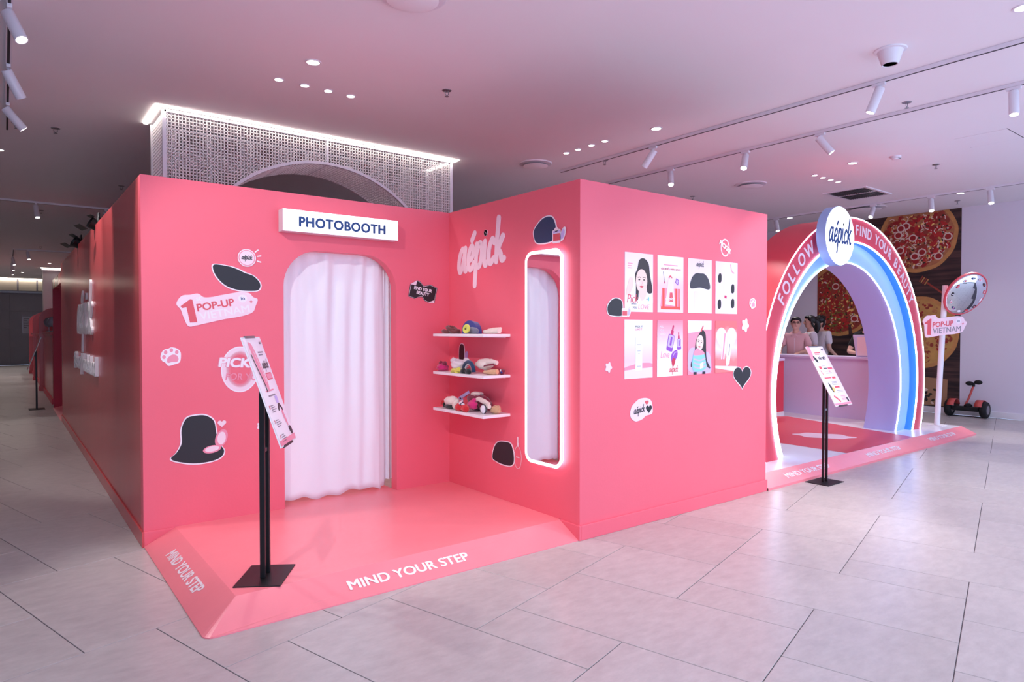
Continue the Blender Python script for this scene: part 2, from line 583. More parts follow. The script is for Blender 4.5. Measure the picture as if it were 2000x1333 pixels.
bpart(MB().box(XA, XA + .09, YA + .092, YD, 0, HB, m_pinkgloss), 'side_panel')
bpart(MB().box(XB, XB + .09, YC + .08, YA + .092, 0, HB, m_pink), 'return_panel')
bpart(MB().box(XB, XC, YC, YC + .08, 0, HB, m_pink), 'poster_panel')
bpart(MB().box(XC - .08, XC, YC + .08, 6.4, 0, HB, m_pink), 'end_panel')
bpart(MB().box(XA + .09, XC - .08, 6.3, 6.4, 0, HB, m_pink), 'rear_panel')
bpart(MB().box(XB + .006, XC + .012, YC - .012, YC, 0, .1, m_pink).box(XB - .012, XB + .006, YC - .012, YC + .2, 0, .1, m_pink), 'baseboard', bevel=.003)
bpart(MB().box(XA - .012, XA, YA - .012, YD, 0, .1, m_pinkgloss).box(XA, XA + .2, YA - .012, YA, 0, .1, m_pink), 'baseboard', bevel=.003)
bpart(MB().box(xl, xr, YA + .06, YA + .075, zt - .5, zt - .49, m_pink) if False else MB().box(1.2, 2.9, 6.28, 6.3, .1, 2.3, m_white), 'inner_backdrop')

# platform with two ramps and the printed warnings
plat = thing('booth_platform', 'pink vinyl photobooth platform with sloping warning edges', 'platform', (XA, YC, 0))
def ppart(mb, name, parent=plat, **k):
    o = mb.build(name, parent, **k)
    if parent is plat:
        o.location = (-XA, -YC, 0)
    return o
q = .185
ppart(MB().box(XA + q, XB, YC + q, YA, 0, .1, m_deck).box(xl + .002, xr - .002, YA, 6.28, 0, .0995, m_deck), 'deck')
lip = .006
arc = [(XA + .05 - .05 * math.cos(R(a)), YC + .05 - .05 * math.sin(R(a))) for a in (0, 15, 30, 45)]
arc2 = [(XA + .05 - .05 * math.cos(R(a)), YC + .05 - .05 * math.sin(R(a))) for a in (45, 60, 75, 90)]
top = [(p[0], p[1], lip) for p in arc2] + [(XB, YC, lip), (XB, YC + q, .1), (XA + q, YC + q, .1)]
n = len(arc2)
mb = MB().poly(top, m_deck)
for a, b in zip(top[:n], top[1:n + 1]):
    mb.poly([(a[0], a[1], 0), (b[0], b[1], 0), b, a], m_deck)
mb.poly([(XB, YC, 0), (XB, YC + q, 0), (XB, YC + q, .1), (XB, YC, lip)], m_deck)
fr = ppart(mb, 'front_ramp')
top = [(XA, YA, lip)] + [(p[0], p[1], lip) for p in arc] + [(XA + q, YC + q, .1), (XA + q, YA, .1)]
mb = MB().poly(top, m_deck)
for a, b in zip(top[:5], top[1:5]):
    mb.poly([(a[0], a[1], 0), (b[0], b[1], 0), b, a], m_deck)
sr = ppart(mb, 'side_ramp')
sl = math.atan2(.1 - lip, q)
def ramp_text(parent, cx, y0, width, h, depth_y, off, name='lettering'):
    mb = MB()
    mb.T = Matrix.Translation((cx, y0, lip)) @ Matrix.Rotation(sl, 4, 'X')
    textbox(mb, 'MIND YOUR STEP', -width / 2, width / 2, off - h / 2, off + h / 2, m_whitevinyl, .0012, bold=.03)
    return mb.build(name, parent)
ramp_text(fr, 1.808, YC, .76, .066, 0, .098)
mb = MB()
mb.T = Matrix.Translation((XA, 4.05, lip)) @ Matrix.Rotation(R(-90), 4, 'Z') @ Matrix.Rotation(sl, 4, 'X')
textbox(mb, 'MIND YOUR STEP', -.375, .375, .066, .132, m_whitevinyl, .0012, bold=.03)
mb.build('lettering', sr)

# curtain
m_cloth = mat('white curtain cloth', (250, 250, 255), 0.85, bump=0.1, bump_s=500, sheen=.2)
cur = thing('door_curtain', 'white floor length curtain hanging in the photobooth doorway', 'curtain', (2.06, 4.93, .1))
mb = MB(); NX, NZ = 150, 36
vs_ = []; fs_ = []
for j in range(NZ + 1):
    f = j / NZ
    for i in range(NX + 1):
        u = i / NX
        x = 1.56 + .925 * u
        sw = u + .16 * (1 - f) * math.sin(u * 2.6) * (0.3 + f * .4)   # folds sweep to one side on the way down
        ph = sw * 14 + 1.5 * math.sin(u * 7 + 1) + (1 - f) * 1.2 * math.sin(u * 3)
        amp = (.007 + .010 * (f ** 2) + .004 * math.sin(u * 17)) * (.55 + .9 * abs(noise.noise(Vector((u * 3.3, f * .8, 2)))) * 1.6)
        y = 4.93 + amp * math.sin(ph * 2.1) + .008 * math.sin(u * 47 + f * 3) * f - .015 * (1 - f)
        if u > .93:
            y += (u - .93) * .5
        z = .118 + .012 * math.sin(u * 11) + .01 * math.sin(u * 31) + (.02 if u > .95 else 0) - (.015 if u < .1 else 0)
        z = z + (2.06 - z) * f
        vs_.append((x - 2.06, y - 4.93, z - .1))
for j in range(NZ):
    for i in range(NX):
        a = j * (NX + 1) + i
        fs_.append((a, a + 1, a + NX + 2, a + NX + 1))
mb.add(vs_, fs_, m_cloth)
o = mb.build('fabric', cur, smooth=80)
sd = o.modifiers.new('thickness', 'SOLIDIFY'); sd.thickness = .002
mb = MB().tube([(-.56, .0, 1.965), (.56, .0, 1.965)], .011, m_steelwhite, 10)
mb.build('curtain_rod', cur, smooth=40)
mb = MB(); vs_ = []; fs_ = []
for j in range(21):
    for i in range(25):
        u = i / 24
        vs_.append((.40 + .13 * u, .045 + .012 * math.sin(u * 20), .06 + (1.9) * j / 20))
for j in range(20):
    for i in range(24):
        a = j * 25 + i
        fs_.append((a, a + 1, a + 26, a + 25))
mb.add(vs_, fs_, m_cloth)
mb.build('fabric', cur, smooth=80)
# ================================================================== CEILING FIXTURES
RG = Vector((.792, -.61, 0)); FW = Vector((.61, .792, 0))
WARM = (1.0, .95, .94); COOL = (.93, .93, 1.0)
def track(label, axis, fixed, a, b):
    if axis == 'y':
        t = thing('light_track', label, 'track', (fixed, a, ZC)); B = lambda m, w0, w1, z0, z1: MB().box(w0, w1, 0, b - a, z0, z1, m)
    else:
        t = thing('light_track', label, 'track', (a, fixed, ZC)); B = lambda m, w0, w1, z0, z1: MB().box(0, b - a, w0, w1, z0, z1, m)
    B(m_steelwhite, -.018, .018, -.03, -.001).build('rail', t)
    B(m_dark, -.008, .008, -.0315, -.03).build('slot', t)
    return t
track('white ceiling track running past the poster wall to the mesh portal', 'y', 5.55, -1.9, 6.2)
track('white ceiling track above the rainbow arch entrance', 'y', 6.5, -1.9, 6.3)
track('white ceiling track in front of the pizza mural', 'y', 10.9, -1.9, 7.2)
track('white ceiling track at the upper left corner', 'y', .05, -1.9, 8.2)
track('white ceiling track crossing above the far end of the long pink wall', 'x', 12.7, -1.0, 1.9)
track('thin white track far back before the stone wall', 'x', 20.4, .25, 2.2)
track('white track running towards the far stone wall', 'y', .22, 20.4, 29)
def head(label, x, y, a, b, lit=True, watts=None, size=62, z=ZC, sc=1.0, col=WARM):
    """cylinder spotlight; a = lean to the viewer's right, b = lean away"""
    d = (RG * a + FW * b + Vector((0, 0, -1)) * math.sqrt(max(.15, 1 - a * a - b * b))).normalized()
    t = thing('track_spotlight', label, 'spotlight', (x, y, z), (0, 0, 0), 'white cylinder track spotlights')
    MB().box(-.014 * sc, .014 * sc, -.05 * sc, .05 * sc, -.055 * sc, -.03, m_steelwhite).build('adapter', t, bevel=.003)
    piv = Vector((0, 0, -.095 * sc))
    MB().tube([(0, 0, -.05 * sc), piv], .008 * sc, m_steelwhite, 8).build('stem', t, smooth=40)
    q = d.to_track_quat('Z', 'Y').to_matrix().to_4x4()
    T = Matrix.Translation(piv) @ q
    rr, L = .036 * sc, .175 * sc
    mb = MB(); mb.lathe([(rr * .9, -.03 * sc), (rr, -.024 * sc), (rr, L), (rr * .86, L), (rr * .82, L - .012 * sc)], m_steelwhite, 20, T=T)
    mb.build('barrel', t, smooth=35)
    mb = MB(); mb.lathe([(rr * .82, L - .010 * sc), (rr * .5, L - .006 * sc), (0, L - .005 * sc)], m_lens if lit else m_steelwhite, 20, T=T)
    mb.build('lens', t, smooth=60)
    if lit:
        lamp('bulb', t, piv + d * (L + .01), d, watts if watts else SPOT_W, col, size)
    return t
head('white spotlight nearest on the track past the poster wall', 5.55, 2.41, -.33, .12)
head('unlit looking white spotlight over the poster wall corner', 5.55, 4.72, -.5, .3, True, 60)
head('white spotlight cut off at the right picture edge', 6.5, 1.78, -.12, -.2)
head('white spotlight leaning right above the arch disc', 6.5, 3.38, .55, -.25)
head('white spotlight facing out over the poster wall', 6.5, 4.22, -.28, -.5)
head('white spotlight just above the top of the poster wall', 6.5, 5.25, -.1, -.55)
head('white spotlight left of the mural track, above the disc sign', 10.9, 4.80, -.45, -.4)
head('white spotlight in the middle of the mural track', 10.9, 3.98, -.2, -.4)
head('white spotlight at the right of the mural track', 10.9, 3.24, -.2, -.4)
head('white spotlight beside the red arch top on the mural track', 10.9, 6.45, 0, -.4)
head('white lit spotlight nearest in the upper left corner', .05, 5.06, .5, -.12)
head('white upright spotlight second in the upper left corner', .05, 6.2, .12, .55)
head('white spotlight at the left picture edge, third on its track', .05, 7.25, .45, .45)
head('white spotlight on the cross track over the far pink wall', .42, 12.7, .3, -.2, True, 60)
head('white spotlight behind the black clamp lamps', 1.35, 12.7, 0, .5, True, 40)
head('small far spotlight at the corner of the back tracks', .50, 20.4, .3, -.2, True, 40)
head('small far spotlight first along the back track', .22, 22.3, .3, -.1, True, 40)
head('small far spotlight second along the back track', .22, 24.4, .3, -.1, True, 40)
head('small far spotlight last along the back track', .22, 26.4, .3, -.1, True, 40)
# the same fittings carry on behind the viewer
for i, (x, y, aim) in enumerate([(.05, 2.6, (.55, .60)), (.05, 1.0, (.62, .45)), (5.55, 1.0, (-.35, .55)), (5.55, -.4, (-.55, .55)), (6.5, .2, (0, .5)), (.05, 3.9, (.6, .2))]):
    d = Vector((aim[0], aim[1], -.72)).normalized()
    head('white track spotlight behind the viewer, ' + ('lighting the near sign stand', 'farthest back on the left track', 'lighting the poster wall', 'farthest back on the poster track', 'on the arch track', 'lighting the curtain')[i], x, y, d.dot(RG), d.dot(FW), True, SPOT_W * (1.25, .8, 1.4, 1.25, 1.25, .45)[i], 66)

def downlight(label, x, y, rad, watts, group, col=WARM):
    t = thing('downlight', label, 'downlight', (x, y, ZC), (0, 0, 0), group)
    mb = MB(); mb.lathe([(rad * .86, -.002), (rad * .9, -.006), (rad * 1.12, -.005), (rad * 1.16, 0)], m_steelwhite, 28)
    mb.build('trim_ring', t, smooth=40)
    mb = MB(); mb.lathe([(0, -.004), (rad * .5, -.0038), (rad * .9, -.002)], m_lens, 28)
    mb.build('lens', t, smooth=60)
    if watts:
        lamp('bulb', t, (0, 0, -.02), (0, 0, -1), watts, col, 110, .8, .04)
g1 = 'large recessed downlights'
for label, x, y in [('large round downlight above the row of four over the photobooth', 1.85, 4.83), ('large round downlight at the head of the row of four over the poster wall', 5.15, 4.34),
                    ('large round downlight at the head of the row of four near the arch', 8.08, 3.8), ('large round downlight cut by the top right picture corner', 5.02, 1.33),
                    ('round downlight by the right end of the mural track', 11.11, 3.67), ('round downlight low beside the arch disc', 11.15, 6.34),
                    ('round downlight cut by the left picture edge', -.02, 9.3), ('far round downlight beside the white column', 1.12, 24.3), ('far round downlight near the stone back wall', .55, 28.8),
                    ('large round downlight behind the viewer over the platform', 1.85, 1.6), ('large round downlight behind the viewer to the right', 3.4, .6)]:
    downlight(label, x, y, .052, DOWN_W * (3 if y > 20 else 1), g1)
for i in range(7):  # unseen lamps added to brighten the dark left corridor
    downlight('added corridor downlight out of the picture at left, ' + ('first', 'second', 'third', 'fourth', 'fifth', 'sixth', 'seventh')[i] + ' from the camera', -1.25, 4.6 + 4 * i, .052, DOWN_W * (1.2 + .3 * i), g1)
for nm, P in (('over the photobooth', [(1.76, 5.33), (1.97, 5.33), (2.17, 5.33), (2.37, 5.33)]), ('near the round diffuser over the poster wall', [(5.06, 5.56), (5.06, 5.37), (5.06, 5.16), (5.06, 4.96)]),
              ('in front of the ceiling grille', [(8.33, 4.4), (8.54, 4.4), (8.75, 4.4), (8.95, 4.4)])):
    for w_, (x, y) in zip(('leftmost', 'second', 'third', 'rightmost'), P):
        downlight('small downlight, %s of the four %s' % (w_, nm), x, y, .036, DOWN_W * .5, 'small downlights ' + nm)
def sprinkler(label, x, y):
    t = thing('sprinkler', label, 'sprinkler', (x, y, ZC), (0, 0, 0), 'ceiling sprinklers')
    mb = MB(); mb.lathe([(.022, -.006), (.038, -.004), (.04, 0)], m_alu, 18); mb.build('rosette', t, smooth=40)
    mb = MB().tube([(.014, 0, -.004), (.016, 0, -.03), (0, 0, -.045)], .003, m_alu, 6).tube([(-.014, 0, -.004), (-.016, 0, -.03), (0, 0, -.045)], .003, m_alu, 6)
    mb.build('frame', t)
    mb = MB(); mb.lathe([(.016, -.052), (.018, -.049), (0, -.045)], m_alu, 14); mb.build('deflector', t)
for label, x, y in [('ceiling sprinkler near the mesh portal downlights', 2.95, 4.72), ('ceiling sprinkler beside the track over the poster wall', 5.64, 5.53), ('ceiling sprinkler between the two tracks at right', 6.3, 2.5),
                    ('ceiling sprinkler right of the smoke detector', 8.95, 3.22), ('ceiling sprinkler just above the poster wall top', 8.2, 6.21), ('ceiling sprinkler in front of the mural top', 11.74, 3.92),
                    ('small ceiling sprinkler at left, near the picture edge', .12, 8.0), ('small ceiling sprinkler at left, second from the edge', .43, 7.97), ('ceiling sprinkler beside the mesh portal', 1.32, 10.61),
                    ('ceiling sprinkler beside the cross track spotlight', .52, 13.61), ('far ceiling sprinkler above the back track', .73, 19.6)]:
    sprinkler(label, x, y)
def diffuser(label, x, y, rad):
    t = thing('air_diffuser', label, 'air diffuser', (x, y, ZC), (0, 0, 0), 'round ceiling air diffusers')
    mb = MB(); mb.lathe([(rad * .97, -.012), (rad, -.012), (rad * 1.02, -.01), (rad * 1.05, 0)], m_steelwhite, 40); mb.build('outer_ring', t, smooth=40)
    mb = MB(); mb.lathe([(rad * .45, -.0015), (rad * .97, -.0115)], m_dark, 40); mb.build('slot', t)
    mb = MB(); mb.lathe([(0, -.045), (rad * .6, -.043), (rad * .78, -.034), (rad * .74, -.030), (0, -.028)], m_ceil, 40); mb.build('plate', t, smooth=40)
diffuser('round ceiling diffuser left of the poster wall top', 5.08, 6.13, .19)
diffuser('round ceiling diffuser above the poster wall right end', 8.14, 5.2, .2)
diffuser('round ceiling diffuser behind the disc sign', 11.23, 5.07, .3)
diffuser('round ceiling diffuser cut by the top picture edge', 1.95, 3.5, .2)
t = thing('ceiling_speaker', 'white cone shaped ceiling horn above the track', 'speaker', (5.03, 2.11, ZC))
mb = MB(); mb.lathe([(.045, -.1), (.05, -.105), (.056, -.1), (.085, -.012), (.105, -.008), (.108, 0)], m_steelwhite, 28); mb.build('cone', t, smooth=35)
mb = MB(); mb.lathe([(0, -.098), (.046, -.1)], m_wall, 24); mb.build('grille', t)
t = thing('smoke_detector', 'small white smoke detector between spotlight and grille', 'smoke detector', (8.16, 3.35, ZC))
mb = MB(); mb.lathe([(.035, -.04), (.04, -.036), (.042, -.024)], m_steelwhite, 20); mb.build('sensor', t, smooth=35)
mb = MB(); mb.lathe([(.042, -.024), (.055, -.02), (.058, 0)], m_steelwhite, 20); mb.build('base', t, smooth=35)
MB().box(-.03, -.018, -.044, -.04, -.034, -.028, m_dark).box(-.006, .006, -.045, -.04, -.034, -.028, m_dark).box(.018, .03, -.044, -.04, -.034, -.028, m_dark).build('vents', t)
t = thing('ceiling_grille', 'rectangular dark slatted return air grille in the ceiling', 'vent', (9.93, 4.6, ZC))
MB().box(-.38, .38, -.28, .28, -.004, -.001, m_dark).build('backing', t)
MB().box(-.41, .41, -.31, -.27, -.014, 0, m_steelwhite).box(-.41, .41, .27, .31, -.014, 0, m_steelwhite).box(-.41, -.37, -.27, .27, -.014, 0, m_steelwhite).box(.37, .41, -.27, .27, -.014, 0, m_steelwhite).box(-.01, .01, -.27, .27, -.014, 0, m_steelwhite).build('frame', t)
sl_me = MB().box(-.37, .37, -.004, .004, -.012, -.004, m_alu).build('slat', t)
for i in range(1, 17):
    c = sl_me.copy(); COL.objects.link(c); c.location = (0, -.26 + .0325 * i, 0)
sl_me.location = (0, -.26, 0)
t = thing('access_hatch', 'faint square access panel in the ceiling at right', 'hatch', (8.16, 2.45, ZC))
MB().box(-.25, .25, -.23, .23, -.003, -.0005, m_ceil).build('panel', t, bevel=.001)
MB().box(-.258, .258, -.238, -.23, -.001, -.0003, m_dark).box(.25, .258, -.23, .238, -.001, -.0003, m_dark).build('gap', t)

# ================================================================== WIRE MESH PORTAL (hung at the ceiling behind the booth)
m_mesh = mat('white coated wire', (246, 240, 240), 0.45)
por = thing('mesh_portal', 'white wire mesh ceiling portal with an arched opening behind the booth', 'portal', (1.16, 6.62, 0))
PX0, PX1, PY0, PY1, PZ0, PZ1 = 1.16, 4.19, 6.62, 7.2, 2.1, 3.37
CXP, CZP, RP = 2.68, 1.74, 1.37
def zlow(x):
    d = abs(x - CXP)
    return CZP + math.sqrt(RP * RP - d * d) if d < RP - .01 else PZ0
def portal_part(mb, name, **k):
    o = mb.build(name, por, **k); o.location = (-1.16, -6.62, 0); return o
def wires(y):
    mb = MB(); w_ = .0036
    n = int((PX1 - PX0) / .03)
    for i in range(1, n):
        x = PX0 + (PX1 - PX0) * i / n
        z0 = max(PZ0, zlow(x))
        mb.box(x - w_, x + w_, y - w_, y + w_, z0, PZ1, m_mesh)
    k = int((PZ1 - PZ0) / .03)
    for j in range(1, k):
        z = PZ0 + (PZ1 - PZ0) * j / k
        if z < CZP + RP:
            h = math.sqrt(RP * RP - (z - CZP) ** 2)
            mb.box(PX0, CXP - h, y - w_, y + w_, z - w_, z + w_, m_mesh); mb.box(CXP + h, PX1, y - w_, y + w_, z - w_, z + w_, m_mesh)
        else:
            mb.box(PX0, PX1, y - w_, y + w_, z - w_, z + w_, m_mesh)
    return mb
for y in (PY0, PY1):
    o = portal_part(wires(y), 'wire_mesh'); o['kind'] = 'stuff'
mb = MB(); w_ = .0028
for x in (PX0, PX1):
    for i in range(1, 19):
        y = PY0 + (PY1 - PY0) * i / 19
        mb.box(x - w_, x + w_, y - w_, y + w_, PZ0, PZ1, m_mesh)
    for j in range(1, 42):
        z = PZ0 + (PZ1 - PZ0) * j / 42
        mb.box(x - w_, x + w_, PY0, PY1, z - w_, z + w_, m_mesh)
o = portal_part(mb, 'wire_mesh'); o['kind'] = 'stuff'
mb = MB()
A_ = [(CXP - RP * math.cos(a), CZP + RP * math.sin(a)) for a in [R(15 + 150 * i / 110) for i in range(111)]]
for i in range(110):
    (x, z) = A_[i]
    mb.box(x - w_, x + w_, PY0, PY1, z - w_, z + w_, m_mesh)
for k in range(1, 19):
    y = PY0 + (PY1 - PY0) * k / 19
    mb.tube([(x, y, z) for x, z in A_[::5]], .003, m_mesh, 4)
o = portal_part(mb, 'soffit_mesh'); o['kind'] = 'stuff'
for y in (PY0, PY1):
    mb = MB()
    # flat arch band
    for i in range(110):
        (x, z), (x2, z2) = A_[i], A_[i + 1]
        k = (RP + .028) / RP
        o1 = (CXP + (x - CXP) * k, CZP + (z - CZP) * k); o2 = (CXP + (x2 - CXP) * k, CZP + (z2 - CZP) * k)
        mb.add([(x, y - .015, z), (x2, y - .015, z2), (o2[0], y - .015, o2[1]), (o1[0], y - .015, o1[1]), (x, y + .015, z), (x2, y + .015, z2), (o2[0], y + .015, o2[1]), (o1[0], y + .015, o1[1])],
               [(0, 3, 2, 1), (4, 5, 6, 7), (0, 1, 5, 4), (3, 7, 6, 2)], m_steelwhite)
    portal_part(mb, 'arch_rim')
    for x in (PX0, PX1):
        portal_part(MB().box(x - .016, x + .016, y - .016, y + .016, 0, ZC - .02, m_steelwhite), 'corner_post')
    portal_part(MB().box(CXP - .012, CXP + .012, y - .012, y + .012, CZP + RP, ZC - .02, m_steelwhite), 'centre_post')
    portal_part(MB().box(PX0, PX1, y - .016, y + .016, PZ1 - .01, PZ1 + .015, m_steelwhite), 'top_rail')
portal_part(MB().box(CXP - .012, CXP + .012, PY0 + .012, PY1 - .012, CZP + RP, CZP + RP + .02, m_steelwhite), 'cross_bar')
mb = MB()
for (a, b, c, d) in ((PX0 - .07, PX1 + .07, PY0 - .07, PY0 - .035), (PX0 - .07, PX0 - .035, PY0 - .035, PY1 + .035), (PX1 + .035, PX1 + .07, PY0 - .035, PY1 + .035)):
    mb.box(a, b, c, d, ZC - .012, ZC - .002, m_cove)
portal_part(mb, 'led_cove')

# ================================================================== RAINBOW ARCH
m_blue = mat('sky blue paint', (64, 146, 240), 0.4)
m_paleblue = mat('pale blue paint', (156, 192, 242), 0.4)
m_lav = mat('lavender paint', (190, 190, 242), 0.45)
arch = thing('entrance_arch', 'red and blue rounded walk-through arch with neon edges and slogan', 'arch', (7.72, 3.59, .1))
ACX, FY, BY = 7.72, 3.59, 4.07
def ell(a, b, cz, n=72, ACX=7.72):
    t0 = math.asin(max(-1, (.1 - cz) / b))
    return [(ACX + a * math.cos(t0 + (PI - 2 * t0) * i / n), cz + b * math.sin(t0 + (PI - 2 * t0) * i / n)) for i in range(n + 1)]
E_out, E_in, E_2 = ell(1.94, 1.92, .75), ell(1.72, 1.655, .75), ell(1.475, 1.46, .72, ACX=7.68)
def band(c1, y1, c2, y2, m):
    mb = MB(); n = len(c1)
    vs_ = [(p[0], y1, p[1]) for p in c1] + [(p[0], y2, p[1]) for p in c2]
    mb.add(vs_, [(i, i + 1, n + i + 1, n + i) for i in range(n - 1)], m)
    return mb
def apart(mb, name, parent=arch, **k):
    o = mb.build(name, parent, **k)
    if parent is arch: o.location = (-7.72, -3.59, -.1)
    return o
mb = band(E_out, FY, E_out, BY, m_red); b2 = band(E_out, BY, E_2, BY, m_red); mb.add(b2.v, b2.f, m_red)
apart(mb, 'outer_shell', smooth=40)
ring = apart(band(E_out, FY, E_in, FY, m_red), 'front_ring')
apart(band(E_in, FY, E_in, FY + .09, m_blue), 'blue_reveal', smooth=40)
apart(band(E_in, FY + .09, E_2, FY + .09, m_paleblue), 'inner_ring')
apart(band(E_2, FY + .09, E_2, BY, m_lav), 'inner_reveal', smooth=40)
for nm, c, y, r_ in (('neon_outer', ell(1.945, 1.925, .75), FY - .004, .006), ('neon_middle', ell(1.715, 1.65, .75), FY - .006, .010), ('neon_inner', ell(1.475, 1.455, .72, ACX=7.68), FY + .082, .008)):
    apart(MB().tube([(p[0], y, p[1]) for p in c], r_, m_led, 8), nm, smooth=60)
def along(body, a0, a1, size, widths):
    tot = sum(widths.get(ch, 1) for ch in body); acc = 0
    for ch in body:
        wd = widths.get(ch, 1)
        th = R(a0 + (a1 - a0) * (acc + wd / 2) / tot); acc += wd
        if ch == ' ': continue
        x, z = ACX + 1.828 * math.cos(th), .75 + 1.787 * math.sin(th)
        tn = math.atan2(1.787 * -math.cos(th), 1.828 * math.sin(th))
        mb = MB(); mb.T = Matrix.Translation((0, FY, 0)) @ RX
        mb.text(ch, x, z, size, m_blush, .001, bold=.022, rot=tn, depth=.005, sx=.95)
        mb.build('letter', ring)
along('FOLLOW', 150, 120.5, .185, {'W': 1.35, 'F': .85, 'L': .8, 'O': 1.1})
along('FIND YOUR BEAUTY', 91, 33.5, .165, {'I': .5, ' ': .55, 'F': .85})
T0 = Matrix.Translation((7.055, 3.44, 2.40)) @ RX
mb = MB(); mb.T = T0; rd = .314
mb.prism([(rd * math.cos(2 * PI * i / 56), rd * math.sin(2 * PI * i / 56)) for i in range(56)], -.10, -.003, m_paleblue)
mb.prism([(.1 * math.cos(2 * PI * i / 16), .1 * math.sin(2 * PI * i / 16)) for i in range(16)], -.152, -.10, m_paleblue)
ds = apart(mb, 'disc_sign', smooth=35)
mb = MB(); mb.T = T0
mb.prism([((rd - .004) * math.cos(2 * PI * i / 56), (rd - .004) * math.sin(2 * PI * i / 56)) for i in range(56)], -.003, 0, m_sign_lit)
mb.build('lit_face', ds)
mb = MB(); mb.T = T0
wordmark(mb, 0.0, .0, .52, m_navy, .0015, .22, hs=1.2)
mb.build('lettering', ds)

# arch platform
ap = thing('arch_platform', 'white platform with red floor print and pink warning ramp under the arch', 'platform', (XC, YC, 0))
def app(mb, name, parent=ap, **k):
    o = mb.build(name, parent, **k)
    if parent is ap: o.location = (-XC, -YC, 0)
    return o
AX1 = 10.23
m_deckwhite = mat('white vinyl deck', (238, 236, 244), 0.3)
m_rug = mat('coral floor print', (222, 74, 92), 0.4)
m_blushfloor = mat('blush floor print', (244, 212, 226), 0.4)
app(MB().box(XC + .013, AX1, YC + .155, 6.2, 0, .1, m_deckwhite), 'deck')
mb = MB()
mb.add([(XC + .013, YC - .02, 0), (AX1, YC - .02, 0), (AX1, YC - .02, .022), (XC + .013, YC - .02, .022), (XC + .013, YC + .155, .1), (AX1, YC + .155, .1), (AX1, YC + .155, 0)],
       [(0, 1, 2, 3), (3, 2, 5, 4), (1, 6, 5, 2)], m_deck)
rp_ = app(mb, 'ramp')
mb = MB(); sl2 = math.atan2(.078, .175)
for cx in (6.075, 7.69, 9.33):
    mb2 = MB(); mb2.T = Matrix.Translation((cx, YC - .02, .022)) @ Matrix.Rotation(sl2, 4, 'X')
    textbox(mb2, 'MIND YOUR STEP', -.40, .40, .06, .125, m_whitevinyl, .0015, bold=.03)
    mb2.build('lettering', rp_)
mb = MB()
mb.fpoly([(7.03, YC + .157), (8.72, YC + .157), (9.3, 5.3), (9.0, 5.6), (7.6, 5.4), (7.05, 4.12)], m_rug, .1012)
app(mb, 'floor_print')
mb = MB()
cl_ = []
for i in range(72):
    a = 2 * PI * i / 72; k = 1 + .10 * math.cos(6 * a)
    u_, v_ = .33 * k * math.cos(a), .20 * k * math.sin(a)
    cl_.append((7.94 + u_ * .5 + v_ * .866, 4.05 - u_ * .866 + v_ * .5))
mb.fpoly(cl_, m_blushfloor, .1024)
app(mb, 'cloud_print')
# ================================================================== PRINTS ON THE BOOTH WALLS
m_coral = mat('coral print', (226, 84, 96), 0.4)
m_rose = mat('rose print', (246, 150, 172), 0.4)
m_palep = mat('pale pink print', (252, 226, 234), 0.4)
m_skin = mat('printed skin tone', (250, 214, 200), 0.45)
m_hairp = mat('printed dark hair', (44, 30, 34), 0.45)
m_lip = mat('printed lip red', (204, 40, 70), 0.4)
m_purple = mat('printed purple', (148, 70, 190), 0.4)
m_lilac = mat('printed lilac', (206, 186, 240), 0.4)
m_mag = mat('printed magenta', (204, 24, 96), 0.4)
m_cyan = mat('printed cyan', (140, 210, 232), 0.4)
m_grey = mat('printed grey', (150, 140, 150), 0.4)
m_yel = mat('printed yellow', (246, 206, 120), 0.4)
m_outline = mat('printed charcoal', (60, 56, 64), 0.4)
def wall_loc(wall, u, v, off=.0006):
    if wall == 'A': return (u, YA - off, v), FACE_NY
    if wall == 'C': return (u, YC - off, v), FACE_NY
    if wall == 'B': return (XB - off, u, v), FACE_NX
    return (XA - off, u, v), FACE_NX
def sticker(mb, name, label, cat, wall, u, v, group=None):
    l, r_ = wall_loc(wall, u, v)
    return tag(mb.build(name, None, l, r_), label, cat, group)
def blob(pts, n=6): return crv(pts, n, True)
def scale_poly(pts, k, d=0):
    cx = sum(p[0] for p in pts) / len(pts); cy = sum(p[1] for p in pts) / len(pts)
    out = []
    for p in pts:
        v = Vector((p[0] - cx, p[1] - cy)); L = max(v.length, 1e-6)
        v = v * ((L + d) / L)
        out.append((cx + v.x, cy + v.y))
    return out
def diecut(mb, pts, m=None, d=.009, th=.003):
    b = blob(pts)
    mb.prism(scale_poly(b, 1, d), 0, th, m_whitevinyl)
    mb.fpoly(b, m or m_black, th + .0005)
# -- first pop-up sticker
POP = [(-.261, .028), (-.229, .08), (-.177, .09), (-.129, .099), (-.091, .076), (-.037, .08), (.019, .094), (.098, .111), (.144, .12), (.202, .114), (.231, .086), (.261, .071), (.248, .028), (.225, -.021), (.143, -.052), (.04, -.071), (-.071, -.098), (-.136, -.114), (-.189, -.12), (-.218, -.062), (-.235, -.011)]
def popup_print(mb, w, line2, edge):
    mb.fpoly([(-.236, .012), (-.178, .06), (-.164, .058), (-.134, -.094), (-.180, -.096), (-.200, .006), (-.226, .000)], m_coral, w)
    textbox(mb, 'st', -.142, -.108, .050, .078, m_whitevinyl, w, bold=.03, rot=.14)
    textbox(mb, 'POP-UP', -.139, .104, .000, .052, m_coral, w, bold=.03, rot=.19)
    textbox(mb, 'VIETNAM', -.124, .206, -.050, .002, line2, w, bold=.02, rot=.19)
    mb.fell(.159, .074, .03, .027, m_whitevinyl, w)
    textbox(mb, 'in', .147, .172, .064, .086, edge, w + .0006, bold=.01, rot=.2)
    mb.fpoly([(.216, .07), (.220, .057), (.232, .054), (.220, .050), (.216, .038), (.212, .050), (.200, .054), (.212, .057)], m_coral, w)
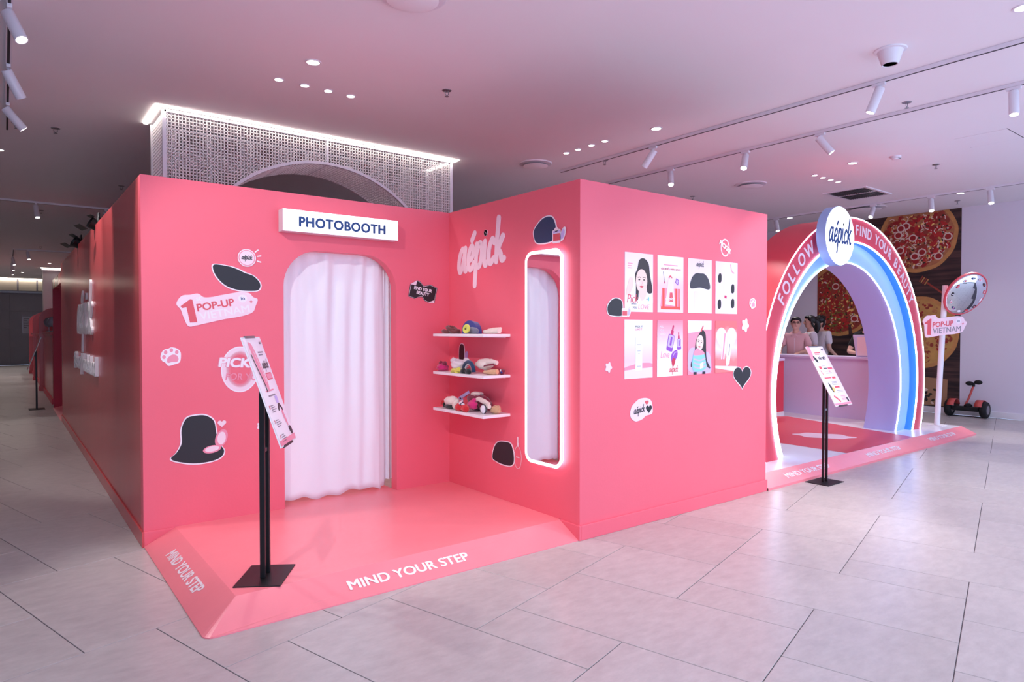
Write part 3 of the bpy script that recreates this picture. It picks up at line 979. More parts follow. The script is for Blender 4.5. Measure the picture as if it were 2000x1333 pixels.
mb = MB(); mb.prism(blob(POP), 0, .004, m_blush)
popup_print(mb, .0046, m_whitevinyl, m_navy)
sticker(mb, 'popup_sticker', 'pale pink die-cut sticker reading 1st POP-UP in VIETNAM on the doorway wall', 'sticker', 'A', 1.165, 1.548)
# -- black die-cut stickers (plain: the printed character is left out)
mb = MB(); th = .003
pts = [(-.155, .06), (-.10, .065), (-.02, .05), (.05, .02), (.11, .0), (.155, -.05), (.145, -.095), (.09, -.105), (.0, -.10), (-.08, -.07), (-.14, -.005)]
diecut(mb, pts)
mb.prism([(.066 + .062 * math.cos(a * PI / 16), .125 + .062 * math.sin(a * PI / 16)) for a in range(32)], .0042, .005, m_whitevinyl)
mb.fring(.066, .125, .056, .056, .006, m_rose, .0055); mb.fell(.066, .125, .049, .049, m_palep, .0055)
wordmark(mb, .066, .124, .078, m_black, .006, .24)
for a in (38, 12, -14):
    c, d = math.cos(R(a)), math.sin(R(a))
    mb.stroke([(.066 + .074 * c, .125 + .074 * d), (.066 + .098 * c, .125 + .098 * d)], .009, m_whitevinyl, .002, 0)
sticker(mb, 'badge_sticker', 'black white-edged sticker topped by a small round logo badge above the pop-up sticker', 'sticker', 'A', 1.288, 1.782)
mb = MB()
diecut(mb, [(-.165, -.115), (-.13, -.14), (-.03, -.165), (.07, -.165), (.14, -.145), (.165, -.10), (.13, -.04), (.115, .03), (.10, .11), (.05, .15), (-.01, .155), (-.07, .14), (-.10, .07), (-.10, -.02), (-.13, -.08)])
mb.fpoly(heart(.152, .085, .056, .05), m_palep, .0045)
mb.prism([(.148 + .040 * math.cos(a * PI / 14) + .012 * math.sin(a * PI / 14), -.012 + .060 * math.sin(a * PI / 14)) for a in range(28)], .0042, .005, m_rose)
mb.fell(.149, -.012, .027, .044, m_palep, .0056, -.12)
mb.fell(.088, -.082, .058, .026, m_rose, .0046, .12); mb.fell(.088, -.080, .046, .018, m_palep, .0052, .12)
sticker(mb, 'compact_sticker', 'large black white-edged sticker with an open pink compact and a heart, low by the doorway', 'sticker', 'A', 1.029, .672)
mb = MB()
diecut(mb, [(-.165, .0), (-.12, .05), (-.05, .085), (.03, .08), (.07, .02), (.07, -.06), (.03, -.085), (-.06, -.09), (-.14, -.075)], mat('deep blue print', (14, 52, 92), .4))
mb.prism(rrect(.040, .125, -.105, -.012, .012), .004, .005, m_whitevinyl)
mb.frect(.048, .118, -.090, -.040, m_coral, .0056); mb.frect(.048, .118, -.036, -.02, m_lilac, .0056); mb.fell(.083, -.012, .022, .016, m_palep, .0056)
mb.prism([(.148 + .026 * math.cos(a * PI / 12) + .016 * math.sin(a * PI / 12), -.05 + .048 * math.sin(a * PI / 12)) for a in range(24)], .004, .005, m_whitevinyl)
mb.fell(.146, -.05, .018, .036, m_lilac, .0056, -.3)
sticker(mb, 'jar_sticker', 'dark blue white-edged sticker with an open cream jar above the lit mirror', 'sticker', 'B', 3.496, 2.105)
mb = MB()
diecut(mb, [(-.17, -.10), (-.15, -.02), (-.10, .03), (-.02, .045), (.06, .04), (.095, -.02), (.10, -.09), (.06, -.125), (-.04, -.13), (-.12, -.12)])
mb.fring(.148, -.05, .045, .085, .004, m_whitevinyl, .002); mb.frect(.128, .168, -.052, -.044, m_whitevinyl, .0024)
mb.frect(.136, .160, .036, .062, m_palep, .002); mb.fpoly(rrect(.140, .156, .062, .105, .007), m_palep, .002)
sticker(mb, 'dropper_sticker', 'black white-edged sticker beside a white outlined dropper bottle below the shelves', 'sticker', 'B', 3.995, .503)
mb = MB(); diecut(mb, [(-.035, -.07), (-.04, .0), (-.03, .055), (.0, .07), (.03, .055), (.038, .0), (.033, -.07)], d=.006)
mb.fell(.06, -.03, .025, .045, m_lilac, .001, -.4)
sticker(mb, 'shelf_sticker', 'small tall black sticker standing between the top and middle shelves', 'sticker', 'B', 4.60, 1.215)
mb = MB()
diecut(mb, [(-.11, .0), (-.07, .045), (-.02, .058), (.03, .04), (.04, -.02), (.03, -.06), (-.05, -.062), (-.10, -.05)], d=.006)
mb.prism(rrect(.030, .088, -.068, -.008, .008), .004, .005, m_whitevinyl); mb.frect(.035, .083, -.060, -.028, m_coral, .0056); mb.frect(.035, .083, -.025, -.014, m_palep, .0056)
mb.prism([(.105 + .016 * math.cos(a * PI / 12) + .010 * math.sin(a * PI / 12), -.035 + .034 * math.sin(a * PI / 12)) for a in range(24)], .004, .005, m_whitevinyl); mb.fell(.104, -.035, .011, .025, m_lilac, .0056, -.3)
sticker(mb, 'jar_sticker', 'small black sticker with a cream jar overlapping the smiling portrait poster', 'sticker', 'C', 3.386, 1.563)
mb = MB(); hp = heart(0, 0, .25, .19); mb.prism(scale_poly(hp, 1, .008), 0, .003, m_whitevinyl); mb.fpoly(hp, m_black, .0035)
sticker(mb, 'heart_sticker', 'black heart shaped sticker at the lower right of the posters', 'sticker', 'C', 4.873, 1.0)
# -- puzzle sticker
mb = MB()
PZ = [(-.118, .058), (-.055, .093), (-.026, .082), (.008, .048), (.05, .055), (.073, .061), (.139, .035), (.109, -.093), (.049, -.089), (.014, -.075), (-.009, -.045), (-.05, -.049), (-.079, -.062), (-.139, -.042)]
mb.prism(PZ, 0, .003, m_outline); mb.fpoly(scale_poly(PZ, 1, -.005), m_whitevinyl, .0034); mb.fpoly(scale_poly(PZ, 1, -.008), m_black, .0038)
mb.fpoly([(-.118, .058), (-.055, .093), (-.066, .05)], m_blush, .0043); mb.fpoly([(.109, -.093), (.049, -.089), (.10, -.07)], m_blush, .0043)
textbox(mb, 'FIND YOUR', -.085, .085, .005, .033, m_whitevinyl, .0045, bold=.04, rot=-.15)
textbox(mb, 'BEAUTY', -.062, .058, -.030, -.002, m_whitevinyl, .0045, bold=.04, rot=-.15)
sticker(mb, 'puzzle_sticker', 'black puzzle piece sticker reading FIND YOUR BEAUTY', 'sticker', 'A', 2.764, 1.72)
# -- paw and flower stickers
def paw(k):
    mb = MB()
    out = blob([(-.06, -.004), (-.052, .03), (-.034, .048), (-.014, .052), (.004, .061), (.034, .054), (.058, .031), (.06, -.012), (.051, -.041), (.016, -.054), (-.015, -.061), (-.032, -.04), (-.049, -.029)])
    mb.prism([(x * k, y * k) for x, y in out], 0, .003, m_whitevinyl)
    for x, y in ((-.040, -.002), (-.030, .028), (.004, .042), (.036, .028)):
        mb.fell(x * k, y * k, .0105 * k, .013 * k, m_rose, .0035)
    mb.fpoly([(x * k, y * k) for x, y in blob([(-.018, -.04), (-.020, -.012), (.008, .012), (.034, .008), (.046, -.016), (.036, -.036), (.008, -.036)])], m_rose, .0035)
    return mb
sticker(paw(1), 'paw_sticker', 'white paw print sticker at the left end of the doorway wall', 'sticker', 'A', .868, 1.228)
sticker(paw(.76), 'paw_sticker', 'white paw print sticker right of the poster grid', 'sticker', 'C', 5.018, 1.626)
def flower(k, m1):
    mb = MB(); out = []
    for i in range(60):
        a = 2 * PI * i / 60
        rr = k * (.84 + .16 * math.cos(5 * a + .4))
        out.append((rr * .9 * math.cos(a), rr * math.sin(a)))
    mb.prism(out, 0, .003, m1)
    for i in range(5):
        a = 2 * PI * i / 5 + .3
        mb.fell(.42 * k * math.cos(a), .42 * k * math.sin(a), .16 * k, .16 * k, m_palep, .0036)
    return mb
sticker(flower(.06, m_whitevinyl), 'flower_sticker', 'white flower shaped sticker below the paw beside the posters', 'sticker', 'C', 4.913, 1.44)
sticker(flower(.038, m_blush), 'flower_sticker', 'tiny white flower sticker left of the lower posters', 'sticker', 'C', 3.288, 1.145)
sticker(flower(.03, m_whitevinyl), 'flower_sticker', 'tiny white sticker half hidden behind the near sign stand post', 'sticker', 'A', 1.44, .72)
# -- picker stickers
mb = MB()
mb.T = Matrix.Identity(4)
mb.fring(0, 0, .125, .158, .030, m_blush, .001, 48)
for i in range(5):
    mb.fring(0, 0, .097 - i * .006, .130 - i * .006, .007, mat('faded ring %d' % i, (250, 214 - i * 22, 224 - i * 20), .4), .0008, 48)
mb.fring(0, 0, .127, .160, .008, m_whitevinyl, .0014, 48)
textbox(mb, 'PICKER', -.147, .180, .008, .082, m_rose, .0016, bold=.085, shear=.1, rot=-.06)
textbox(mb, 'PICKER', -.142, .175, .012, .078, m_whitevinyl, .003, bold=.045, shear=.1, rot=-.06)
textbox(mb, 'FOR YOU', -.098, .165, -.078, -.030, m_rose, .002, bold=.022, shear=.1, rot=-.06)
textbox(mb, 'FOR YOU', -.096, .163, -.075, -.033, mat('wall pink ink', PINK, .4), .0026, bold=-.012, shear=.1, rot=-.06)
sticker(mb, 'picker_sticker', 'round PICKER FOR YOU sticker behind the near sign stand', 'sticker', 'A', 1.305, 1.128)
mb = MB()
mb.fring(0, 0, .06, .072, .012, m_blush, .001, 36)
textbox(mb, 'PICKER', -.082, .085, -.014, .026, m_whitevinyl, .002, bold=.06, rot=-.45)
sticker(mb, 'picker_sticker', 'small round PICKER sticker above the last poster', 'sticker', 'C', 4.626, 2.067)
mb = MB()
mb.prism(blob([(-.12, -.024), (-.105, .028), (-.05, .067), (-.01, .08), (.054, .08), (.103, .057), (.12, .001), (.112, -.037), (.047, -.048), (.007, -.069), (-.057, -.08), (-.104, -.059)]), 0, .003, m_blush)
wordmark(mb, -.025, -.005, .125, m_black, .0036, .2, rot=.12); mb.fpoly(heart(.055, .045, .04, .036), m_coral, .0036); mb.fpoly(heart(.078, -.004, .066, .062), m_black, .0036)
sticker(mb, 'cloud_sticker', 'pale pink cloud sticker with a brush logo below the posters', 'sticker', 'C', 3.627, .829)
# -- wordmarks on the walls
def raised_mark(label, wall, u, v, width, m, bold, rot, depth, hs):
    l_, r_ = wall_loc(wall, u, v)
    t = thing('wall_lettering', label, 'lettering', l_, r_)
    k = width / (WM_W + .3); c, d = math.cos(rot), math.sin(rot)
    for idx in ((0, 1), (2, 3), (4, 5), (6, 7), (8,), (9, 10, 11)):
        mb = MB()
        for i in idx:
            P = []
            for a, b in _WM[i]:
                x = (a - WM_W / 2 + (b - .5) * .16) * k; y = (b - .5) * k * hs
                P.append((x * c - y * d, x * d + y * c))
            mb.stroke(P, bold * k * (.5 + .5 * hs if hs < 1 else 1), m, 0, 6, depth + i * 2e-4)
        mb.build('letter', t)
raised_mark('pale pink brush lettering logo on the red return wall', 'B', 4.33, 2.0, .70, m_blush, .30, .10, .003, 1.12)
raised_mark('white raised logo letters high on the long pink side wall', 'D', 8.43, 1.52, 1.75, m_gloss, .2, 0, .018, .66)
l_, r_ = wall_loc('D', 8.4, 1.045)
t = thing('wall_lettering', 'white raised hashtag line on the long pink side wall under the logo', 'lettering', l_, r_)
tx = '#BeautyWonderland'; WD = [{'W': 1.5, 't': .65, 'r': .7, 'l': .45}.get(ch, 1.0) for ch in tx]; acc = 0
for ch, wd in zip(tx, WD):
    xm = -1.17 + 2.34 * (acc + wd / 2) / sum(WD); acc += wd
    mb = MB(); mb.text(ch, xm, 0, .25, m_gloss, 0, bold=.03, depth=.03); mb.build('letter', t)
# -- lit name sign over the doorway
t = thing('lightbox_sign', 'white lit box sign reading PHOTOBOOTH over the doorway', 'sign', (2.031, YA, 2.187))
MB().box(-.455, .455, -.096, 0, -.079, .079, m_steelwhite).build('casing', t, bevel=.003)
MB().box(-.452, .452, -.101, -.096, -.076, .076, m_sign_lit).build('lit_face', t)
mb = MB(); textbox(mb, 'PHOTOBOOTH', -.342, .342, -.037, .037, m_navy, 0, bold=.045, depth=.002, sp=1.1)
mb.build('lettering', t, (0, -.1012, -.004), FACE_NY)
MB().box(-.39, -.30, -.05, -.03, .079, .088, m_steelwhite).build('mounting_clip', t)

# ------------------------------------------------------------------ posters (A3 prints)
def lines(mb, x, y, ws, h, gap, m, w=.0014):
    for i, k in enumerate(ws):
        mb.frect(x, x + k, y - i * gap - h, y - i * gap, m, w)
def poster(label, u, v, fn, base):
    mb = MB(); mb.box(-.149, .149, -.2095, .2095, 0, .002, base)
    fn(mb)
    mb.v = [(max(-.149, min(.149, p[0])), max(-.2095, min(.2095, p[1])), p[2]) for p in mb.v]
    return sticker(mb, 'poster', label, 'poster', 'C', u, v, 'poster grid')
def face(mb, cx, cy, k, w, tilt=0):
    c, d = math.cos(tilt), math.sin(tilt)
    P = lambda x, y: (cx + k * (x * c - y * d), cy + k * (x * d + y * c))
    E = lambda x, y, rx, ry, m, ww: mb.fell(*P(x, y), rx * k, ry * k, m, ww, tilt)
    E(0, 0, .72, 1.0, m_skin, w)
    for sx in (-.3, .3):
        E(sx, .1, .13, .05, m_hairp, w + .0003); mb.stroke([P(sx - .16, .28), P(sx, .33), P(sx + .16, .28)], .05 * k, m_hairp, w + .0003, 4)
    mb.stroke([P(.02, .02), P(.08, -.22), P(-.02, -.26)], .03 * k, m_rose, w + .0003, 4)
    mb.fpoly([P(-.26, -.44), P(0, -.40), P(.26, -.44), P(.12, -.56), P(-.12, -.56)], m_lip, w + .0004)
    E(-.42, -.2, .16, .1, m_palep, w + .0002); E(.42, -.2, .16, .1, m_palep, w + .0002)
def p1(mb):
    w = .0025
    mb.fpoly(blob([(-.02, .10), (.0, .16), (.05, .175), (.10, .14), (.115, .06), (.14, -.03), (.135, -.07), (.09, -.07), (.07, -.02), (.0, -.06), (-.01, -.13), (-.035, -.12), (-.035, -.02), (-.045, .05)]), m_hairp, w)
    mb.fpoly(blob([(-.10, -.16), (-.02, -.13), (.0, -.09), (.05, -.10), (.14, -.09), (.145, -.15), (.05, -.19), (-.08, -.19)]), m_whitevinyl, w + .0002)
    mb.fpoly(blob([(.0, -.05), (.07, -.03), (.075, -.09), (.03, -.13), (.005, -.10)]), m_skin, w + .0004)
    face(mb, .025, .012, .085, w + .0006)
    mb.fpoly(blob([(-.14, -.08), (-.12, -.02), (-.10, .03), (-.075, .035), (-.06, .0), (-.075, -.05), (-.11, -.09)]), m_skin, w + .0006)
    textbox(mb, 'Pick', -.125, -.01, -.145, -.085, m_coral, w + .0015, bold=-.005, shear=.2)
    textbox(mb, 'what', -.085, -.03, -.158, -.146, m_outline, w + .0015); textbox(mb, 'you', -.07, -.028, -.192, -.172, m_outline, w + .0015)
    textbox(mb, 'LOVE', -.01, .11, -.19, -.155, m_rose, w + .0015, bold=-.01, shear=.2)
    lines(mb, -.12, .135, (.05, .04, .045), .006, .016, m_rose, w)
    mb.fell(.10, -.115, .008, .016, m_cyan, w + .001); mb.fell(.082, -.118, .005, .005, m_outline, w + .001)
def p2(mb):
    w = .0025
    lines(mb, -.08, .146, (.16,), .007, .02, m_rose, w); textbox(mb, 'YÊU ĐIỀU MÌNHPICK', -.115, .12, .105, .126, m_coral, w, bold=.02)
    mb.fpoly([(-.10, -.03), (.10, -.03), (.115, -.19), (-.115, -.165)], m_rose, w)
    for x0, x1, y0, y1 in ((-.095, -.07, -.165, -.03), (.055, .075, -.185, -.03), (.09, .105, -.185, -.03), (-.112, .112, -.186, -.165)):
        mb.frect(x0, x1, y0, y1, mat('printed vermilion', (240, 78, 66), .4), w + .0003 + x1 * .001)
    mb.fpoly([(-.06, -.15), (.05, -.16), (.03, .03), (.0, .055), (-.03, .03)], m_palep, w + .0006)
    mb.fpoly([(-.02, -.13), (.03, -.13), (.02, -.06), (-.01, -.06)], m_coral, w + .0008)
    mb.stroke([(-.02, .05), (-.005, .062), (.012, .05)], .01, m_coral, w + .001, 4)
    textbox(mb, 'aépick', -.06, .05, -.125, -.095, m_whitevinyl, w + .0012, bold=.03)
    mb.fpoly([(.065, .05), (.095, .035), (.085, -.005), (.052, .015)], m_purple, w + .0006); mb.fpoly([(.067, .041), (.087, .031), (.08, .004), (.06, .017)], m_lilac, w + .0009)
    mb.stroke([(-.085, .09), (-.07, .01)], .006, m_grey, w, 0); mb.fell(-.068, .012, .006, .008, m_mag, w + .0003)
def p3(mb):
    w = .0025
    mb.frect(-.149, .149, -.2095, .0, m_whitevinyl, w)
    wordmark(mb, 0, .165, .10, m_outline, w, .2)
    mb.fpoly(blob([(-.12, -.02), (-.11, .05), (-.06, .095), (.0, .10), (.06, .095), (.11, .05), (.12, -.02), (.0, -.012)]), m_outline, w + .0005)
    mb.fpoly(rrect(-.075, .075, -.19, -.04, .01), m_palep, w + .0006)
def p4f(mb):
    w = .0025
    mb.fpoly(blob([(.03, .209), (.06, .14), (.10, .10), (.12, .04), (.149, .03), (.149, .2095)]), m_palep, w)
    mb.stroke([(.05, .19), (.07, .14), (.10, .125)], .012, m_rose, w + .0003, 5)
    mb.fpoly([(-.03, .14), (.035, .135), (.022, -.11), (-.04, -.10)], m_whitevinyl, w + .0005); mb.fpoly([(.0, .125), (.028, .122), (.016, -.085), (-.014, -.085)], m_palep, w + .0008)
    mb.fpoly([(-.03, -.06), (.0, -.062), (-.002, -.086), (-.032, -.084)], m_mag, w + .0011)
    for x, y in ((-.09, .08), (.085, .0), (-.095, -.13), (.085, -.12)):
        mb.fpoly(blob([(x - .02, y - .035), (x - .024, y + .01), (x - .005, y + .035), (x + .018, y + .025), (x + .02, y - .02), (x + .005, y - .04)]), m_black, w + .0005)
def p5f(mb):
    w = .0025
    textbox(mb, 'PICK IT', -.035, .04, .155, .167, m_outline, w, bold=.02); textbox(mb, 'LOVE IT', -.035, .035, .132, .147, m_rose, w, bold=.02)
    mb.fpoly(blob([(-.149, -.13), (-.05, -.11), (.05, -.10), (.149, -.11), (.149, -.16), (0, -.15), (-.149, -.16)], 4), m_rose, w); mb.fpoly([(-.149, -.2095), (.149, -.2095), (.149, -.135), (.0, -.14), (-.149, -.15)], m_palep, w + .0004)
    mb.fpoly(rrect(-.036, .036, -.155, .085, .006), m_gloss, w + .0008)
    for y, a in ((.03, .02), (-.015, .016), (-.035, .008), (-.125, .02)):
        mb.frect(.0 - a, a, y, y + .003, m_grey, w + .0011)
def bottle(mb, cx, cy, k, rot, body, cap, w):
    c, d = math.cos(rot), math.sin(rot)
    P = lambda q: [(cx + k * (x * c - y * d), cy + k * (x * d + y * c)) for x, y in q]
    mb.fpoly(P(rrect(-.35, .35, -.9, .3, .14)), m_purple, w); mb.fpoly(P(rrect(-.28, .30, -.62, .26, .12)), body, w + .0003)
    mb.fpoly(P([(-.16, .3), (.16, .3), (.13, .62), (-.13, .62)]), cap, w + .0002); mb.fpoly(P(rrect(-.08, .08, .6, 1.0, .06)), cap, w + .0002)
    mb.fpoly(P(rrect(-.08, .12, -.5, .15, .05)), m_purple, w + .0006)
def p6f(mb):
    w = .0025
    for i, tx in enumerate(('ALL', 'YOU', 'NEED', 'IS')):
        textbox(mb, tx, -.125, -.125 + (.07 if len(tx) > 3 else .045 if len(tx) > 2 else .02), .155 - i * .028, .170 - i * .028, m_whitevinyl, w, bold=.02)
    bottle(mb, .01, .07, .105, -.25, m_lilac, m_mag, w); bottle(mb, .10, .05, .07, .06, m_lilac, m_mag, w)
    mb.fpoly(blob([(.02, -.11), (.01, -.06), (.03, -.03), (.075, -.015), (.085, -.05), (.06, -.09)]), m_purple, w); mb.fpoly(blob([(.03, -.14), (.015, -.10), (.035, -.075), (.06, -.085), (.05, -.12)]), m_lip, w + .0004)
    mb.stroke([(.03, -.06), (.05, -.035), (.075, -.03)], .006, m_lilac, w + .0006, 4)
    textbox(mb, 'Love', -.11, -.01, -.07, -.02, m_rose, w, bold=-.015, shear=.25)
    wordmark(mb, .04, -.165, .11, m_coral, w, .2)
def p7f(mb):
    w = .0025
    mb.fpoly([(-.149, .11), (.149, .14), (.149, -.2095), (-.149, -.2095)], m_rose, w)
    mb.fpoly(blob([(-.10, -.19), (-.145, -.14), (-.14, -.04), (-.09, .0), (.06, -.03), (.12, -.05), (.145, -.12), (.13, -.20)]), m_lilac, w + .0003)
    mb.fpoly(blob([(-.07, -.05), (-.05, .05), (.01, .125), (.05, .13), (.075, .09), (.08, -.02), (.09, -.10), (.135, -.165), (.09, -.15), (.055, -.06), (-.03, -.06), (-.10, -.15), (-.11, -.12)]), m_hairp, w + .0006)
    face(mb, .0, .035, .062, w + .001, -.18)
    mb.fpoly(blob([(-.085, -.06), (-.02, -.035), (.05, -.05), (.07, -.09), (.07, -.17), (-.08, -.18)]), m_cyan, w + .0018)
    mb.fpoly(blob([(-.075, -.035), (-.04, -.005), (.0, -.02), (.04, -.03), (.05, -.055), (-.07, -.06)]), m_rose, w + .0022)
    for y in (-.09, -.12, -.15):
        mb.stroke([(-.075, y), (0, y - .012), (.065, y + .004)], .012, m_lilac, w + .0024, 4)
    mb.fpoly([(.0, -.125), (.04, -.115), (.04, -.16), (.0, -.168)], m_whitevinyl, w + .003)
    for x in (-.06, .05): mb.frect(x - .018, x + .02, -.2095, -.19, m_black, w + .0012)
    lines(mb, -.13, .178, (.09, .06), .008, .015, m_whitevinyl, w + .0004); textbox(mb, 'PICK', .05, .12, .125, .14, m_rose, w + .0016); mb.stroke([(.015, .125), (.04, .165)], .012, m_coral, w + .0016, 0)
def p8f(mb):
    w = .0025
    hp = heart(.0, .035, .28, .25); mb.fpoly(hp, m_blush, w)
    mb.fpoly([(-.05, .12), (.0, .11), (-.03, -.10), (-.075, -.10)], m_palep, w + .0006); mb.fpoly([(-.03, .11), (-.012, .106), (-.045, -.10), (-.06, -.10)], m_rose, w + .0009)
    mb.fpoly([(.02, .06), (.075, .05), (.04, -.14), (.0, -.16), (-.01, -.13)], m_whitevinyl, w + .0012)
    mb.stroke([(.045, .02), (.03, -.07)], .006, m_outline, w + .0015, 0)
    mb.fpoly([(-.149, -.17), (.149, -.2095), (.149, -.165), (-.149, -.15)], m_palep, w)
g_pink = gradmat('poster blush wash', [(0, (250, 246, 250)), (.55, (250, 238, 244)), (1, (244, 222, 236))])
poster('portrait poster of a smiling dark haired woman in white', 3.597, 1.741, p1, g_pink)
poster('poster of a clear red tinted tote bag with cosmetics', 3.945, 1.742, p2, gradmat('poster rose mid', [(0, (250, 220, 232)), (.45, (250, 206, 222)), (.7, (248, 236, 242)), (1, (250, 246, 250))]))
poster('pale poster with a small logo over a plain dark shape, third in the top row', 4.30, 1.743, p3, gradmat('poster shell', [(0, (250, 246, 248)), (1, (244, 218, 224))]))
poster('poster of a slim white lip tube on pink petals', 4.648, 1.742, p4f, gradmat('poster petal', [(0, (246, 226, 234)), (1, (244, 214, 226))], noise=.3))
poster('poster of a tall white tube on a pale wash, lower left of the grid', 3.595, 1.266, p5f, gradmat('poster mist', [(0, (250, 236, 240)), (.3, (246, 206, 216)), (.62, (250, 236, 240)), (1, (250, 250, 250))]))
poster('pink poster of two purple serum bottles and a lip gloss', 3.944, 1.266, p6f, gradmat('poster serum', [(0, (250, 242, 238)), (.55, (250, 226, 230)), (1, (244, 138, 158))]))
poster('poster of a long haired girl holding a large blue jar', 4.30, 1.266, p7f, gradmat('poster girl', [(0, (244, 150, 168)), (1, (248, 236, 236))]))
poster('coral poster of two tubes in front of a pale heart', 4.65, 1.266, p8f, gradmat('poster coral', [(0, (236, 120, 120)), (.35, (238, 128, 130)), (.6, (250, 226, 224)), (1, (232, 110, 112))], noise=.25))

# ------------------------------------------------------------------ lit mirror on the return wall
t = thing('led_mirror', 'tall rounded wall mirror with a glowing white border', 'mirror', (XB, 3.514, 1.207), FACE_NX)
W2, H2 = .201, .753
MB().prism(rrect(-W2 + .02, W2 - .02, -H2 + .02, H2 - .02, .05), .012, .034, m_backglow).build('back_light', t)
MB().prism(rrect(-W2 + .035, W2 - .035, -H2 + .035, H2 - .035, .05), 0, .012, m_steelwhite).build('mount', t)
MB().prism(rrect(-W2, W2, -H2, H2, .075, 10), .034, .040, m_gloss).build('glass_edge', t)
o1, i1 = rrect(-W2, W2, -H2, H2, .075, 10), rrect(-W2 + .024, W2 - .024, -H2 + .024, H2 - .024, .055, 10)
n = len(o1)
mb = MB(); mb.add([(p[0], p[1], .0405) for p in o1] + [(p[0], p[1], .0405) for p in i1], [(i, (i + 1) % n, n + (i + 1) % n, n + i) for i in range(n)], m_led_soft)
mb.build('led_border', t)
mb = MB(); mb.fpoly(i1, m_mirror, .0406); mb.build('mirror_glass', t)

# ------------------------------------------------------------------ shelves and the things on them
SX0, SY0, SY1 = 2.77, 3.94, 4.65
for nm, z in (('top', 1.372), ('middle', 1.066), ('bottom', .772)):
    t = thing('wall_shelf', '%s white wall shelf of the three beside the mirror' % nm, 'shelf', (XB, 4.295, z), (0, 0, 0), 'white wall shelves')
    MB().box(SX0 - XB, 0, SY0 - 4.295, SY1 - 4.295, -.022, 0, m_gloss).build('board', t, bevel=.003)
    MB().box(-.008, 0, SY0 - 4.295 + .06, SY1 - 4.295 - .06, -.030, -.022, m_steelwhite).build('cleat', t)
def fab(name, col, rough=.9):
    return mat(name, col, rough, bump=.35, bump_s=160, sheen=.4, noise_s=30, noise_a=.12)
m_cream, m_peach, m_hot, m_lemon = fab('cream plush', (244, 226, 214)), fab('tan curly plush', (226, 176, 132)), fab('hot pink plush', (226, 40, 120)), fab('lemon plush', (232, 222, 90))
m_whiteplush, m_denim, m_maroon, m_redf = fab('white plush', (240, 230, 236)), fab('dark denim', (26, 56, 92)), fab('maroon knit', (130, 22, 56)), fab('red felt', (214, 34, 44))
m_blk, m_royal, m_tweed = fab('black felt', (24, 24, 28)), fab('royal blue felt', (30, 40, 140)), fab('grey tweed', (120, 120, 140))
m_brown = fab('brown leopard satin', (110, 44, 44), .5); m_lime = fab('lime felt', (222, 226, 90)); m_lilacf = fab('lilac satin', (186, 176, 226), .5)
def good(name, label, cat, x, y, z, parts):
    t = thing(name, label, cat, (x, y, z))
    for pn, mb in parts:
        mb.build(pn, t, smooth=70)
    return t
def lump(r, m, amp=.12, seed=1, c=None, nu=22, nv=14):
    c = c or (0, 0, r[2] * .92)
    return MB().ball(c, r, m, nu, nv, amp, 6, seed)
def bow(m, k=1, z=.03):
    mb = MB()
    for s_ in (-1, 1):
        mb.ball((0, s_ * .035 * k, z), (.02 * k, .034 * k, .024 * k), m, 14, 8, .15, 6, s_)
    return mb
z1, z2, z3 = 1.372, 1.066, .772
good('scrunchie_pile', 'heap of brown leopard scrunchies at the far end of the top shelf', 'scrunchies', 2.88, 4.54, z1,
     [('scrunchie', MB().tube([(.03 * math.cos(a) - .01, .045 * math.sin(a) + .04, .016 + .006 * math.sin(3 * a)) for a in [2 * PI * i / 24 for i in range(24)]], [.014 + .004 * (i % 2) for i in range(24)], m_brown, 8, closed=True)),
      ('scrunchie', MB().tube([(.03 * math.cos(a) + .01, .045 * math.sin(a) - .03, .018 + .006 * math.sin(3 * a)) for a in [2 * PI * i / 24 for i in range(24)]], [.014 + .004 * (i % 2) for i in range(24)], m_brown, 8, closed=True)),
      ('scrunchie', MB().tube([(.03 * math.cos(a), .04 * math.sin(a), .042 + .012 * math.sin(a)) for a in [2 * PI * i / 24 for i in range(24)]], [.012 + .004 * (i % 2) for i in range(24)], m_brown, 8, closed=True))])
fan = [(-.0, .10), (.02, .07)]
mb = MB()
arcp = [(0, .11 * math.cos(a), .105 * math.sin(a)) for a in [PI * i / 16 for i in range(17)]]
mb.add([(-.03 + p[0], p[1], p[2]) for p in arcp] + [(.03 + p[0] * .5, p[1] * .8, p[2] * .9) for p in arcp], [(i, i + 1, 17 + i + 1, 17 + i) for i in range(16)] + [tuple(range(17)), tuple(range(33, 16, -1))], m_royal)
good('wool_hat', 'royal blue felt hat with grey tweed brim on the top shelf', 'hat', 2.90, 4.27, z1,
     [('crown', mb), ('brim', MB().ball((-.035, -.045, .022), (.03, .085, .03), m_tweed, 18, 10, .06, 6, 3))])
mb = MB(); mb.lathe([(.0, 0), (.03, .0), (.036, .006), (.034, .016), (.012, .018), (.008, .010), (0, .010)], m_lime, 26, T=Matrix.Translation((0, 0, .037)) @ Matrix.Rotation(R(-78), 4, 'Y') @ Matrix.Rotation(R(10), 4, 'X'))
mb2 = MB(); mb2.tube([(-.018, .007 * math.cos(a), .037 + .007 * math.sin(a)) for a in [2 * PI * i / 12 for i in range(12)]], .002, m_blk, 6, closed=True)
good('round_clip', 'lime yellow round button hair clip on the top shelf', 'hair clip', 2.815, 4.215, z1, [('disc', mb), ('stitching', mb2)])
good('folded_headband', 'long folded cream headband on the near end of the top shelf', 'headband', 2.935, 4.07, z1,
     [('band', MB().tube([(.01, .10, .016), (.0, .04, .018), (.0, -.05, .022), (.005, -.10, .026)], [.014, .016, .02, .022], m_cream, 12)), ('fold', MB().tube([(.03, .08, .03), (.02, 0, .036), (.025, -.09, .04)], [.008, .011, .012], m_cream, 10))])
